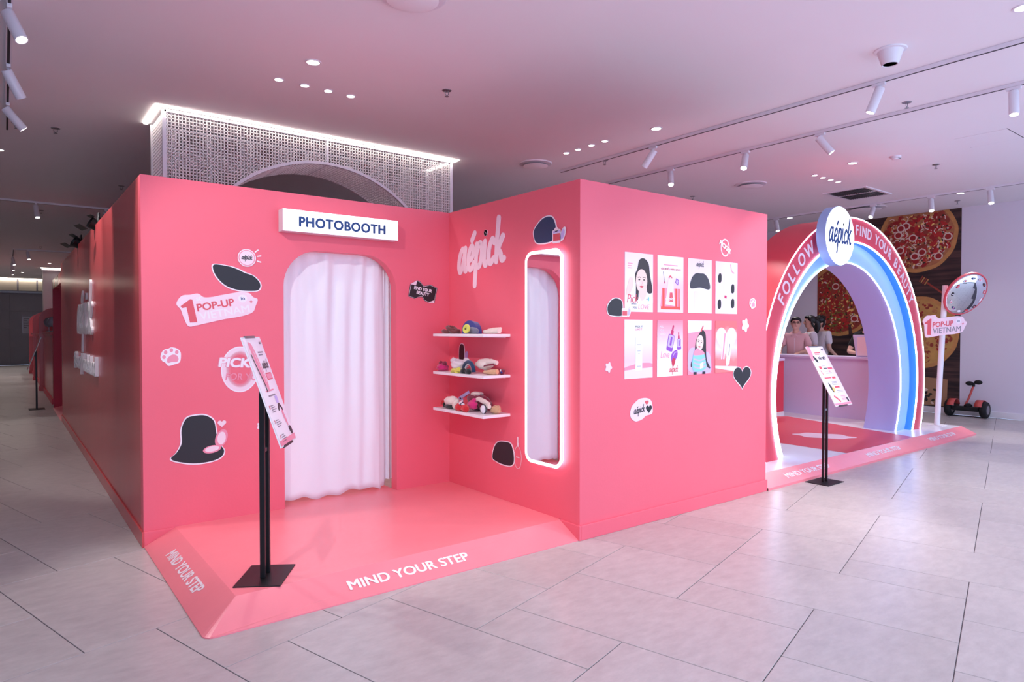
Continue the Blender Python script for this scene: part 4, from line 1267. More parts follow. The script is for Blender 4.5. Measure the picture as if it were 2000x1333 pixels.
good('plush_puff', 'hot pink plush puff at the far end of the middle shelf', 'hair puff', 2.86, 4.645, z2, [('puff', lump((.05, .05, .03), m_hot, .2, 2)), ('bow', bow(m_maroon, .8, .06))])
good('plush_band', 'white fluffy animal headband on the middle shelf', 'headband', 2.90, 4.46, z2 + .012, [('body', lump((.05, .10, .045), m_whiteplush, .18, 4)), ('ear', lump((.03, .04, .03), m_whiteplush, .15, 5, (.01, -.09, .07))), ('ear', lump((.025, .03, .024), m_whiteplush, .15, 6, (.0, .08, .075)))])
good('plush_puff', 'lemon yellow plush puff at the front of the middle shelf', 'hair puff', 2.81, 4.36, z2, [('puff', lump((.03, .075, .018), m_lemon, .25, 7)), ('tuft', lump((.02, .02, .014), m_lemon, .2, 8, (0, -.03, .03)))])
good('denim_headband', 'dark denim hoop headband standing on the middle shelf', 'headband', 2.85, 4.25, z2, [('hoop', MB().tube([(-.0, .07 * math.cos(a), .012 + .075 * math.sin(a)) for a in [PI * i / 18 for i in range(19)]], .016, m_denim, 10)), ('lining', MB().tube([(-.0, .052 * math.cos(a), .012 + .056 * math.sin(a)) for a in [PI * i / 18 for i in range(19)]], .006, m_whiteplush, 8))])
good('felt_bow', 'black felt bow lying before the denim headband', 'bow', 2.805, 4.22, z2, [('bow', bow(m_blk, 1.0, .018)), ('knot', lump((.012, .01, .012), m_blk, .05, 9, (0, 0, .02)))])
good('plush_hat', 'cream plush hat with long flaps on the middle shelf', 'hat', 2.925, 4.14, z2 + .035, [('crown', lump((.06, .09, .042), m_cream, .12, 10)), ('flap', MB().tube([(-.02, -.02, .045), (-.01, -.10, .06), (0, -.16, .055)], [.02, .024, .016], m_cream, 12)), ('trim', MB().tube([(-.045, .0, .02), (-.04, -.09, .035), (-.02, -.15, .045)], .006, m_maroon, 8))])
good('plush_roll', 'peach plush roll at the near end of the middle shelf', 'headband', 2.895, 4.03, z2, [('roll', MB().tube([(0, .07, .016), (0, .02, .018), (0, -.04, .022), (.01, -.08, .026)], [.012, .016, .022, .02], m_peach, 12)), ('fold', MB().tube([(.02, .05, .02), (.03, -.05, .03)], .012, m_peach, 10))])
good('beaded_clip', 'dark beaded clip on the near corner of the middle shelf', 'hair clip', 2.965, 3.968, z2, [('clip', lump((.02, .02, .022), m_maroon, .2, 11)), ('bead', lump((.009, .009, .009), m_whiteplush, 0, 1, (-.014, .0, .03))), ('bead', lump((.008, .008, .008), m_royal, 0, 1, (-.016, -.012, .018)))])
good('felt_bow', 'red and black felt bow at the far end of the bottom shelf', 'bow', 2.86, 4.62, z3, [('bow', bow(m_redf, .8, .03)), ('knot', lump((.016, .016, .02), m_blk, .1, 12, (-.01, -.02, .02)))])
good('plush_hat', 'cream bucket hat with black underside on the bottom shelf', 'hat', 2.85, 4.48, z3, [('crown', lump((.05, .085, .042), m_cream, .08, 13, (0, .01, .055))), ('brim', lump((.055, .09, .02), m_blk, .1, 14)), ('flap', lump((.03, .03, .04), m_cream, .08, 15, (-.02, -.08, .04)))])
good('satin_ribbon', 'lilac satin ribbon leaning behind the bucket hat', 'ribbon', 2.93, 4.43, z3 + .05, [('band', MB().box(-.004, .004, -.07, .07, -.012, .012, m_lilacf, T=Matrix.Translation((0, 0, .055)) @ Matrix.Rotation(R(-24), 4, 'X'))), ('tail', MB().box(-.004, .004, -.03, .03, -.01, .01, m_lilacf, T=Matrix.Translation((.0, .05, .02)) @ Matrix.Rotation(R(10), 4, 'X')))])
good('knit_hat', 'maroon knit hat with a pale pompom at the back of the bottom shelf', 'hat', 2.95, 4.28, z3, [('crown', lump((.055, .11, .07), m_maroon, .12, 16)), ('cuff', lump((.05, .06, .06), m_maroon, .1, 17, (0, -.10, .055))), ('pompom', lump((.04, .06, .02), m_cream, .15, 18, (0, 0, .125)))])
good('felt_bow', 'bright red felt bow at the front of the bottom shelf', 'bow', 2.805, 4.275, z3, [('bow', bow(m_redf, 1.3, .026)), ('knot', lump((.016, .014, .018), m_redf, .1, 19, (0, 0, .028)))])
good('plush_puff', 'magenta plush puff behind the bright red bow', 'hair puff', 2.86, 4.21, z3 + .02, [('puff', lump((.035, .05, .035), m_hot, .15, 20)), ('tuft', lump((.016, .016, .016), m_hot, .2, 21, (0, -.02, .07)))])
good('star_clip', 'small white and navy star clip beside the red bow', 'hair clip', 2.80, 4.265, z3 + .04, [('tag', MB().box(-.002, .002, -.035, .035, .0, .016, m_whiteplush, T=Matrix.Translation((0, .02, .02)) @ Matrix.Rotation(R(-28), 4, 'X'))), ('stripe', MB().box(-.003, .003, -.035, .035, -.008, .0, m_denim, T=Matrix.Translation((0, .02, .02)) @ Matrix.Rotation(R(-28), 4, 'X'))), ('star', lump((.008, .014, .014), m_whiteplush, .4, 22, (0, -.01, .012)))])
good('folded_headband', 'white fleece headband draped at the back of the bottom shelf', 'headband', 2.885, 4.12, z3 + .035, [('band', MB().tube([(0, .09, .05), (0, .04, .065), (0, -.03, .05), (0, -.09, .035)], [.014, .018, .02, .016], m_cream, 12)), ('end', MB().tube([(0, -.06, .02), (0, -.10, .018)], .016, m_cream, 10))])
mb = MB(); mb.tube([(0, .032 * math.cos(a), .034 + .034 * math.sin(a)) for a in [2 * PI * i / 24 for i in range(24)]], .005, m_outline, 8, closed=True)
good('round_clip', 'white plush ball clip with a dark rim on the bottom shelf', 'hair clip', 2.855, 4.055, z3, [('ball', lump((.022, .03, .032), m_whiteplush, .06, 23, (0, 0, .034))), ('rim', mb)])
good('plush_roll', 'tan curly plush roll at the near end of the bottom shelf', 'headband', 2.925, 4.00, z3, [('roll', MB().ball((0, 0, .028), (.028, .062, .028), m_peach, 22, 14, .16, 9, 24)), ('loop', MB().tube([(.02, .03, .05), (.03, 0, .055), (.02, -.03, .05)], .006, m_peach, 8))])

# ================================================================== SIGN STANDS
def stand(label, loc, yaw, tilt, zc, base, fn, post_h, sep, pw):
    t = thing('sign_stand', label, 'sign stand', loc, (0, 0, yaw))
    MB().box(-base[0], base[0], -base[1], base[1], 0, .006, m_blackmetal).build('base_plate', t, bevel=.002)
    for s_ in (-1, 1):
        MB().box(-pw, pw, s_ * sep - pw * .9, s_ * sep + pw * .9, .006, post_h, m_blackmetal).build('post', t, bevel=.002)
    MB().box(-.006, .006, -sep, sep, .66, .68, m_alu).build('cross_bar', t, bevel=.002)
    T = Matrix(((0, -math.sin(tilt), math.cos(tilt), .03), (1, 0, 0, 0), (0, math.cos(tilt), math.sin(tilt), zc), (0, 0, 0, 1)))
    mb = MB(); mb.T = T
    mb.box(-.1525, .1525, -.297, .297, -.006, 0, m_gloss)
    bo = mb.build('board', t)
    mb = MB(); mb.T = T; mb.frect(-.147, .147, -.29, .29, g_pink, .0006); fn(mb)
    mb.build('print', bo)
    mb = MB(); mb.T = T
    for y in (-.297, .297):
        mb.box(-.10, .06, y - .006, y + .006, -.008, .004, m_alu if y > 0 else m_outline)
    mb.build('clip', bo)
    mb = MB(); mb.T = T; mb.box(-.05, .05, -.05, .05, -.03, -.006, m_blackmetal); mb.build('bracket', t)
    return t
def sign_a(mb):
    w = .0014
    mb.fpoly(blob([(-.12, .22), (-.08, .26), (-.03, .24), (.0, .15), (.02, .06), (.0, .0), (-.05, .01), (-.09, .08)]), m_palep, w); mb.fpoly(blob([(-.09, .25), (-.06, .265), (-.03, .24), (.0, .12), (.005, .03), (-.02, .0), (-.05, .06)]), m_rose, w + .0003)
    mb.stroke([(-.10, .20), (-.08, .12), (-.055, .05), (-.05, .0)], .014, m_outline, w + .0006, 5); mb.stroke([(-.05, .22), (-.025, .14), (-.01, .05)], .008, m_palep, w + .0008, 5)
    lines(mb, .02, .215, (.09, .07), .008, .014, m_grey, w); wordmark(mb, .07, .135, .11, m_outline, w, .22); mb.fpoly(rrect(.02, .12, .055, .095, .008), m_coral, w); mb.fpoly(rrect(.026, .114, .061, .089, .006), m_rose, w + .0004)
    wordmark(mb, .115, .262, .04, m_outline, w, .2)
    lines(mb, -.08, .004, (.14,), .008, .02, m_rose, w); lines(mb, -.06, -.024, (.12,), .008, .02, m_grey, w)
    for i, y in enumerate((-.09, -.17, -.25)):
        textbox(mb, str(i + 1), -.115, -.103, y - .004, y + .016, m_coral, w, bold=.03)
        lines(mb, -.09, y + .014, (.05, .07, .085, .06), .005, .011, m_grey)
    mb.fpoly(rrect(.03, .075, -.075, -.035, .006), m_lilac, w); mb.stroke([(.03, -.11), (.06, -.085), (.09, -.115)], .02, m_outline, w, 4); mb.fpoly(blob([(.06, -.13), (.085, -.12), (.10, -.19), (.09, -.21), (.07, -.18)]), m_rose, w)
    mb.frect(-.147, .147, -.29, -.262, m_rose, w); mb.fpoly(blob([(.08, -.22), (.12, -.215), (.13, -.25), (.10, -.26)]), m_outline, w + .0004)
def sign_b(mb):
    w = .0014
    mb.fpoly(blob([(-.147, .29), (-.09, .29), (-.10, .2), (-.147, .15)], 5), m_rose, w)
    lines(mb, -.055, .235, (.105, .08), .008, .014, m_coral, w); textbox(mb, 'ĐẶC BIỆT', -.03, .10, .155, .195, m_outline, w, bold=.035)
    mb.fpoly(blob([(-.11, .20), (-.085, .19), (-.06, .155), (-.075, .13), (-.105, .16)]), m_outline, w + .0003); wordmark(mb, .115, .262, .045, m_outline, w, .2)
    mb.fpoly(rrect(-.10, -.055, .065, .095, .004), m_coral, w); mb.stroke([(-.10, .05), (-.085, .01)], .01, m_coral, w, 0)
    lines(mb, -.035, .10, (.05, .0), .004, .01, m_grey); lines(mb, -.03, .076, (.06,), .010, .02, m_outline, w); mb.fpoly(rrect(.04, .13, .058, .08, .005), m_rose, w); lines(mb, .05, .075, (.07,), .010, .02, m_coral, w + .0004)
    lines(mb, -.03, .045, (.06, .11), .004, .02, m_grey); mb.fpoly(heart(.05, .038, .03, .022), m_rose, w + .0003)
    mb.fpoly(rrect(-.115, .115, -.045, -.005, .01), m_palep, w); lines(mb, -.10, -.018, (.12,), .011, .02, m_coral, w + .0004); lines(mb, .035, -.014, (.06,), .020, .02, m_coral, w + .0004)
    lines(mb, -.02, -.062, (.10, .09, .12), .004, .014, m_grey); mb.fpoly(blob([(-.08, -.07), (-.06, -.09), (-.045, -.15), (-.065, -.165), (-.085, -.12)]), m_outline, w); mb.fell(-.04, -.135, .018, .026, m_yel, w + .0003, -.3)
    lines(mb, .0, -.11, (.085,), .016, .02, m_coral, w); lines(mb, .0, -.152, (.11, .10), .004, .013, m_grey)
    mb.frect(-.147, .147, -.29, -.185, m_palep, w); mb.stroke([(-.09, -.205), (-.06, -.225), (-.03, -.255)], .02, m_coral, w + .0004, 4)
    lines(mb, .02, -.205, (.09, .07, .09, .08), .005, .012, m_rose, w + .0004); mb.fpoly(blob([(.10, -.23), (.125, -.225), (.13, -.26), (.105, -.262)]), m_outline, w + .0006); mb.frect(-.147, .147, -.29, -.27, m_rose, w + .0003)
near_stand = stand('black sign stand with a tilted pink notice board on the near platform', (1.085, 3.548, .1), R(-33), .334, .985, (.118, .155), sign_a, 1.02, .041, .013)
stand('black sign stand with a tilted pink notice board in front of the arch', (5.97, 3.035, 0), R(-90), .499, .985, (.11, .145), sign_b, 1.0, .03, .0095)
fs = copy_tree(near_stand); fs.location = (.45, 14.3, 0); fs.rotation_euler = (0, 0, R(180)); fs['label'] = 'thin black sign stand far along the corridor by the crimson doorway'
# ================================================================== RIGHT BACKGROUND
def wood_material():
    m = bpy.data.materials.new('printed dark planks')
    m.use_nodes = True
    nt = m.node_tree; b = nt.nodes['Principled BSDF']
    tc = nt.nodes.new('ShaderNodeTexCoord'); mp = nt.nodes.new('ShaderNodeMapping')
    mp.inputs['Scale'].default_value = (.6, 7, 1)
    nt.links.new(tc.outputs['Object'], mp.inputs[0])
    n = nt.nodes.new('ShaderNodeTexNoise'); n.inputs['Scale'].default_value = 2.2; n.inputs['Detail'].default_value = 7
    nt.links.new(mp.outputs[0], n.inputs['Vector'])
    rp = nt.nodes.new('ShaderNodeValToRGB'); e = rp.color_ramp.elements
    e[0].position = .35; e[0].color = srgb(34, 24, 26); e[1].position = .7; e[1].color = srgb(92, 62, 56)
    nt.links.new(n.outputs['Fac'], rp.inputs[0]); nt.links.new(rp.outputs[0], b.inputs['Base Color'])
    b.inputs['Roughness'].default_value = .6
    return m
m_plank = wood_material()
m_crust = mat('printed crust', (196, 138, 80), .6, noise_s=9, noise_a=.3)
m_cheese = mat('printed cheese', (196, 148, 82), .6, noise_s=7, noise_a=.35)
m_mix = mat('printed toppings base', (176, 112, 72), .6, noise_s=14, noise_a=.5)
m_sauce = mat('printed topping mix', (150, 60, 46), .6, noise_s=12, noise_a=.4)
m_onion = mat('printed onion', (226, 200, 184), .6)
m_pepp = mat('printed pepperoni', (158, 34, 34), .6)
m_olive = mat('printed olive', (46, 44, 30), .6)
m_green = mat('printed pepper green', (104, 122, 48), .6)
m_brownp = mat('printed kraft paper', (166, 124, 92), .6)
mur = MB()
mur.frect(-1.205, 1.205, .1, 3.398, m_plank, 0)
rnd = random.Random(7)
def clip(p): return (max(-1.203, min(1.203, p[0])), max(.102, min(3.396, p[1])))
def disc(cx, cy, r_, m, w, wob=0):
    mur.fpoly([clip((cx + r_ * (1 + wob * math.sin(5 * a) + wob * math.sin(11 * a)) * math.cos(a), cy + r_ * (1 + wob * math.sin(5 * a) + wob * math.sin(11 * a)) * math.sin(a))) for a in [2 * PI * i / 64 for i in range(64)]], m, w)
def inside(x, y, k=.04): return -1.2 + k < x < 1.2 - k and .1 + k < y < 3.39 - k
def pizza(cx, cy, r_, kind):
    disc(cx, cy, r_, m_crust, .0010, .006); disc(cx, cy, r_ * .90, {1: m_mix, 2: m_sauce, 3: m_cheese}[kind], .0014, .012)
    def spot():
        q = math.sqrt(rnd.random()) * r_ * .84; a = rnd.random() * 2 * PI
        return cx + q * math.cos(a), cy + q * math.sin(a)
    w = .0018
    N = {1: 900, 2: 1100, 3: 260}[kind]
    for i in range(N):
        x, y = spot()
        if not inside(x, y): continue
        w += .000004
        q = rnd.random()
        if kind == 3:
            mur.fell(x, y, rnd.uniform(.012, .05), rnd.uniform(.01, .03), rnd.choice((m_crust, m_cheese, m_sauce, m_mix)) if q < .85 else m_pepp, w, rnd.random() * 3, 9)
        elif q < .34:
            mur.fell(x, y, rnd.uniform(.025, .06), rnd.uniform(.02, .045), rnd.choice((m_pepp, m_sauce, m_redp)), w, rnd.random() * 3, 8)
        elif q < .52:
            mur.fell(x, y, rnd.uniform(.01, .022), rnd.uniform(.01, .02), m_olive, w, rnd.random() * 3, 8)
        elif q < .66:
            a = rnd.random() * 6; mur.stroke([(x, y), (x + .04 * math.cos(a), y + .04 * math.sin(a)), (x + .07 * math.cos(a + .5), y + .07 * math.sin(a + .5))], .014, m_green if kind == 2 else m_onion, w, 3)
        else:
            mur.fell(x, y, rnd.uniform(.01, .04), rnd.uniform(.006, .018), rnd.choice((m_cheese, m_yel, m_onion, m_crust)), w, rnd.random() * 3, 8)
    for i in range({1: 9, 2: 3, 3: 0}[kind]):
        x, y = spot()
        if inside(x, y, .09):
            w += .00002
            mur.fell(x, y, .045, .045, m_pepp, w, 0, 14); mur.fring(x, y, .068, .064, .02, m_onion, w + .00001, 20)
m_redp = mat('printed tomato red', (186, 44, 40), .6)
pizza(.54, 3.0, .62, 1); pizza(-.80, 1.95, .67, 2); pizza(.575, 1.35, .62, 3)
mur.fpoly([(-.62, 1.75), (-.52, 1.28), (-.60, 1.28)], m_plank, .004)
mur.stroke([(.70, 2.20), (.93, 2.02)], .03, m_sauce, .002, 0)
for i in range(4): mur.stroke([(.585 + i * .028, 2.23 - i * .02), (.635 + i * .028, 2.31 - i * .02)], .02, m_crust if i % 2 else m_sauce, .0024, 0)
mur.fpoly([(.60, .12), (1.02, .12), (1.03, .57), (.62, .60)], m_brownp, .002)
for i in range(16):
    mur.fell(.62 + rnd.random() * .22, .14 + rnd.random() * .26, .03, .02, rnd.choice((m_black, m_olive, m_onion)), .0022 + i * .00002, rnd.random() * 3, 8)
tag(mur.build('pizza_mural', None, (X1 - .003, 5.295, 0), FACE_NX), 'wall mural of three large pizzas on dark planks behind the arch', 'mural')

# counters under the arch
m_lilacpaint = mat('lilac laminate', (222, 212, 246), .4)
t = thing('reception_counter', 'lilac reception counter behind the arch with staff at it', 'counter', (9.75, 4.3, .1))
MB().box(.012, .34, .01, 2.0, .0, .87, m_lilacpaint).build('front', t)
MB().box(-.01, .42, 0, 2.02, .87, .905, m_lilacpaint).build('worktop', t, bevel=.004)
t = thing('side_counter', 'low red counter with a white skirting beside the lilac counter', 'counter', (8.4, 5.40, .1))
MB().box(-1.2, .98, .012, .5, .06, .83, m_red).build('front', t)
MB().box(-1.22, .99, 0, .52, .83, .865, m_lilacpaint).build('worktop', t, bevel=.004)
MB().box(-1.2, .98, .0, .5, 0, .06, m_white).build('skirting', t)
t = thing('display_box', 'tall blush white display box at the right end of the lilac counter', 'display box', (9.93, 4.44, 1.005))
mb = MB(); mb.add([(-.10, -.16, 0), (.10, -.16, 0), (.10, .11, 0), (-.10, .11, 0), (-.10, -.16, .32), (.10, -.16, .32), (.10, .16, .32), (-.10, .16, .32)], [(0, 3, 2, 1), (4, 5, 6, 7), (0, 1, 5, 4), (1, 2, 6, 5), (2, 3, 7, 6), (3, 0, 4, 7)], m_lilacpaint)
mb.build('body', t, bevel=.004)
MB().box(-.112, -.10, -.15, .09, .02, .29, m_blush).build('front_card', t)
MB().box(-.03, .05, -.14, -.03, .32, .335, m_dark).build('card_reader', t, bevel=.003)

# ------------------------------------------------------------------ people
def skin_mesh(name, V, E, parent, m, sub=2, root=0):
    me = bpy.data.meshes.new(name)
    me.from_pydata([v[:3] for v in V], E, [])
    o = bpy.data.objects.new(name, me)
    COL.objects.link(o)
    o.modifiers.new('skin', 'SKIN').use_smooth_shade = True
    for i, v in enumerate(V):
        rr = v[3]
        me.skin_vertices[0].data[i].radius = rr if isinstance(rr, tuple) else (rr, rr)
        me.skin_vertices[0].data[i].use_root = (i == root)
    sb = o.modifiers.new('smooth', 'SUBSURF'); sb.levels = sb.render_levels = sub
    dg = bpy.context.evaluated_depsgraph_get()
    nm = bpy.data.meshes.new_from_object(o.evaluated_get(dg))
    bpy.data.objects.remove(o)
    nm.materials.clear(); nm.materials.append(m)
    nm.shade_smooth()
    ob = bpy.data.objects.new(name, nm)
    COL.objects.link(ob); ob.parent = parent
    return ob
m_sk = mat('skin', (226, 176, 156), .55); m_hair = mat('black hair', (18, 14, 16), .4, bump=.3, bump_s=120, aniso=(1, 1, .1))
m_eye = mat('eye dark', (30, 20, 20), .3); m_lips = mat('lips', (178, 84, 84), .5); m_trouser = mat('dark trousers', (40, 38, 48), .8)
def person(label, loc, yaw, shirt, elbows, wrists, hair, glasses=False, headyaw=0, collar=False, scale=1.0, fdir=None):
    t = thing('person', label, 'person', loc, (0, 0, yaw)); t.scale = (scale,) * 3
    V = [(0, 0, .92, (.14, .10)), (0, 0, 1.08, (.115, .085)), (0, 0, 1.25, (.125, .09)), (0, .005, 1.37, .052), (0, .0, 1.43, .05), (0, .0, 1.475, .052), (0, -.012, 1.53, .05), (0, -.005, 1.57, .04)]
    E = [(0, 1), (1, 2), (2, 3), (3, 4), (4, 5), (5, 6), (6, 7)]
    for s_, el, wr in ((-1, elbows[0], wrists[0]), (1, elbows[1], wrists[1])):
        b = len(V)
        el, wr = Vector(el), Vector(wr)
        d = (wr - el).normalized()
        pal = wr + d * .05
        V += [(s_ * .15, 0, 1.325, .052), (*el, .038), (*wr, .026), (*pal, (.036, .018))]
        E += [(2, b), (b, b + 1), (b + 1, b + 2), (b + 2, b + 3)]
        side = d.cross(Vector((0, 0, 1)))
        side = side.normalized() if side.length > .1 else Vector((1, 0, 0))
        dn = Vector((0, 0, -1))
        for k, (off, ln) in enumerate(((-.027, .055), (-.009, .066), (.010, .062), (.027, .048))):
            c = len(V); p0 = pal + side * off + d * .012
            V += [(*p0, .009), (*(p0 + d * ln * .55 + dn * .004), .0085), (*(p0 + d * ln + dn * .014), .007)]
            E += [(b + 3, c), (c, c + 1), (c + 1, c + 2)]
        c = len(V); p0 = wr + d * .025 - side * .03 * s_
        V += [(*p0, .010), (*(p0 + d * .03 - side * .022 * s_), .009)]
        E += [(b + 2, c), (c, c + 1)]
    for s_ in (-1, 1):
        b = len(V)
        V += [(s_ * .085, 0, .86, .09), (s_ * .095, -.01, .48, .058), (s_ * .095, .02, .09, .04), (s_ * .10, -.10, .045, (.036, .028))]
        E += [(0, b), (b, b + 1), (b + 1, b + 2), (b + 2, b + 3)]
    body = skin_mesh('body', V, E, t, m_sk)
    hb = MB(); hb.ball((0, -.012, 1.528), (.075, .09, .104), m_sk, 24, 16); hb.ball((0, -.038, 1.462), (.05, .052, .045), m_sk, 18, 12)
    bm = bmesh.new(); bm.from_mesh(body.data)
    vv = [bm.verts.new(p) for p in hb.v]
    for f in hb.f: 
        try: bm.faces.new([vv[i] for i in f])
        except ValueError: pass
    bm.to_mesh(body.data); bm.free()
    rmd = body.modifiers.new('fuse', 'REMESH'); rmd.mode = 'VOXEL'; rmd.voxel_size = .009; rmd.use_smooth_shade = True
    sm_ = body.modifiers.new('relax', 'SMOOTH'); sm_.factor = .5; sm_.iterations = 3
    # clothes
    S = [(0, 0, .86, (.165, .125)), (0, 0, 1.08, (.15, .115)), (0, 0, 1.25, (.155, .118)), (0, .003, 1.345, (.075, .065)), (0, 0, 1.375, (.058, .054))]
    SE = [(0, 1), (1, 2), (2, 3), (3, 4)]
    for s_, el in ((-1, elbows[0]), (1, elbows[1])):
        b = len(S); sh = Vector((s_ * .15, 0, 1.315)); q = sh.lerp(Vector(el), .78)
        S += [(*sh, .07), (*q, .062)]
        SE += [(2, b), (b, b + 1)]
    skin_mesh('shirt', S, SE, t, shirt)
    L = [(0, 0, .90, (.16, .12))]; LE = []
    for s_ in (-1, 1):
        b = len(L)
        L += [(s_ * .085, 0, .82, .10), (s_ * .095, -.01, .48, .075), (s_ * .095, .02, .10, .062)]
        LE += [(0, b), (b, b + 1), (b + 1, b + 2)]
    skin_mesh('trousers', L, LE, t, m_trouser)
    hd = Matrix.Translation((0, -.01, 1.53)) @ Matrix.Rotation(headyaw, 4, 'Z')
    def fp(nm, fn):
        mb = MB(); mb.T = hd; fn(mb); mb.build(nm, body, smooth=60)
    for s_ in (-1, 1):
        fp('eye', lambda mb: mb.ball((s_ * .03, -.083, .006), (.013, .007, .008), m_eye, 10, 6))
        fp('eyebrow', lambda mb: mb.tube([(s_ * .016, -.088, .026), (s_ * .032, -.087, .031), (s_ * .048, -.079, .026)], .0036, m_hair, 6))
        fp('ear', lambda mb: mb.ball((s_ * .076, .0, -.005), (.01, .018, .026), m_sk, 10, 8))
    fp('nose', lambda mb: mb.ball((0, -.092, -.018), (.011, .016, .02), m_sk, 10, 8))
    fp('mouth', lambda mb: mb.ball((0, -.080, -.048), (.021, .010, .008), m_lips, 12, 6))
    mb = MB(); mb.T = hd
    mb.ball((0, .018, .028), (.086, .092, .082), m_hair, 24, 16, .04, 5, 3)
    mb.ball((0, -.045, .075), (.068, .042, .03), m_hair, 18, 10)
    if hair == 'bun':
        mb.ball((0, .11, .03), (.045, .045, .045), m_hair, 18, 12, .12, 6, 2)
    else:
        mb.tube([(0, .07, .03), (0, .12, -.02), (0, .13, -.10), (0, .11, -.2)], [.05, .05, .04, .02], m_hair, 14)
        for s_ in (-1, 1): mb.tube([(s_ * .07, .0, .03), (s_ * .082, .02, -.05), (s_ * .07, .05, -.10)], [.02, .02, .012], m_hair, 10)
    mb.build('hair', t, smooth=70)
    if glasses:
        mb = MB(); mb.T = hd
        for s_ in (-1, 1):
            mb.tube([(s_ * .033 + .022 * math.cos(a), -.098, .004 + .018 * math.sin(a)) for a in [2 * PI * i / 18 for i in range(18)]], .0025, m_black, 6, closed=True)
            mb.tube([(s_ * .055, -.096, .008), (s_ * .078, -.03, .008), (s_ * .078, .01, .0)], .002, m_black, 6)
        mb.tube([(-.011, -.098, .008), (.011, -.098, .008)], .002, m_black, 6)
        mb.build('glasses', t, smooth=50)
    if collar:
        mb = MB()
        for s_ in (-1, 1):
            mb.add([(0, -.075, 1.335), (s_ * .055, -.03, 1.40), (s_ * .085, -.035, 1.37), (s_ * .045, -.10, 1.30), (s_ * .055, .03, 1.41), (s_ * .09, .02, 1.385)], [(0, 1, 2, 3), (1, 4, 5, 2)], shirt)
        mb.tube([(0, -.122, 1.28), (0, -.13, 1.1), (0, -.135, .92)], .004, m_palep, 6)
        mb.build('collar', t, smooth=40)
    return t
m_pinkshirt = mat('dusty pink cotton', (232, 184, 186), .85, bump=.15, bump_s=40); m_tee = mat('white cotton', (226, 216, 222), .85, bump=.15, bump_s=40); m_blacktee = mat('black cotton', (22, 20, 24), .85)
person('woman with glasses and dark hair in a pink shirt leaning on the lilac counter', (10.42, 5.80, 0), R(-72), m_pinkshirt, ((-.24, -.06, 1.09), (.24, -.06, 1.09)), ((-.20, -.26, 1.035), (.10, -.28, 1.04)), 'bun', True, .25, True, .985)
person('dark haired woman in a white tee seen in profile beside the pink shirt', (10.98, 5.85, 0), R(222), m_tee, ((-.20, .03, 1.06), (.20, .03, 1.06)), ((-.17, -.16, .95), (.17, -.16, .95)), 'tail', False, 0, False, 1.005)
person('dark haired person in a white tee turned away behind the profile woman', (11.45, 5.92, 0), R(80), m_tee, ((-.20, .03, 1.06), (.20, .03, 1.06)), ((-.17, -.16, .95), (.17, -.16, .95)), 'tail', False, 0, False, 1.01)
person('person in black with a bent bare arm behind the display box', (10.42, 4.66, 0), R(-90), m_blacktee, ((-.20, -.16, 1.06), (.22, -.05, 1.06)), ((-.02, -.28, 1.05), (.12, -.26, 1.04)), 'tail', False, 0, False, 1.0)

# ------------------------------------------------------------------ convex mirror on its pole
pole = thing('mirror_post', 'white leaning post with a convex traffic mirror and pop-up sign', 'mirror post', (10.03, 3.56, .1))
lean = Vector((.06, -.06, 1.9))
MB().box(-.09, .09, -.09, .09, 0, .012, m_white).build('base_plate', pole, bevel=.003)
MB().tube([(0, 0, .01), lean], .034, m_white, 16).build('post', pole, smooth=40)
mc = Vector((.12, -.28, 1.778)); nrm = Vector((-.41, -.79, -.44)).normalized()
MB().tube([lean + Vector((0, 0, -.08)), mc - nrm * .05], .018, m_white, 10).tube([lean + Vector((0, 0, -.16)), mc - nrm * .05 + Vector((0, 0, -.04))], .012, m_white, 10).build('bracket', pole, smooth=40)
q = nrm.to_track_quat('Z', 'Y').to_matrix().to_4x4()
TM = Matrix.Translation(mc) @ q
mb = MB(); mb.lathe([(.10, -.05), (.29, -.03), (.305, -.015), (.305, .008), (.292, .012), (.288, .004)], m_coral, 48, T=TM)
rim = mb.build('rim', pole, smooth=40)
mb = MB(); mb.lathe([(.289 * math.cos(PI / 2 * i / 10), .004 + .055 * math.sin(PI / 2 * i / 10)) for i in range(11)], m_mirror, 48, T=TM)
mb.build('convex_glass', rim, smooth=80)
for k in range(13):
    a = 2 * PI * k / 13 + .2; p = .235
    x, y = p * math.cos(a), p * math.sin(a)
    h = .004 + .055 * math.sin(math.acos(min(1, p / .289))) + .006
    mb = MB(); mb.T = TM
    mb.fell(x, y, .028, .016, (m_coral, m_black, m_palep, m_navy, m_whitevinyl)[k % 5], h, a + 1.57, 12); mb.fell(x, y, .014, .009, (m_whitevinyl, m_coral, m_rose)[k % 3], h + .001, a, 10)
    mb.build('mirror_sticker', rim)
ang = math.atan2(-.57, -.82)
T = Matrix.Translation(lean * .705 + Vector((-.052, -.03, 0))) @ Matrix.Rotation(R(90) + ang, 4, 'Z') @ Matrix.Rotation(R(90), 4, 'X')
mb = MB(); mb.T = T @ Matrix.Rotation(-.16, 4, 'Z')
P2 = [(x * .98, y * 1.42) for x, y in POP]
mb.prism(blob(P2), -.03, 0, m_blush, m_whitevinyl)
sg = mb.build('popup_sign', pole)
mb = MB(); mb.T = T @ Matrix.Rotation(-.16, 4, 'Z') @ Matrix.Diagonal((.98, 1.42, 1, 1))
popup_print(mb, .001, m_grey, m_navy)
mb.build('lettering', sg)

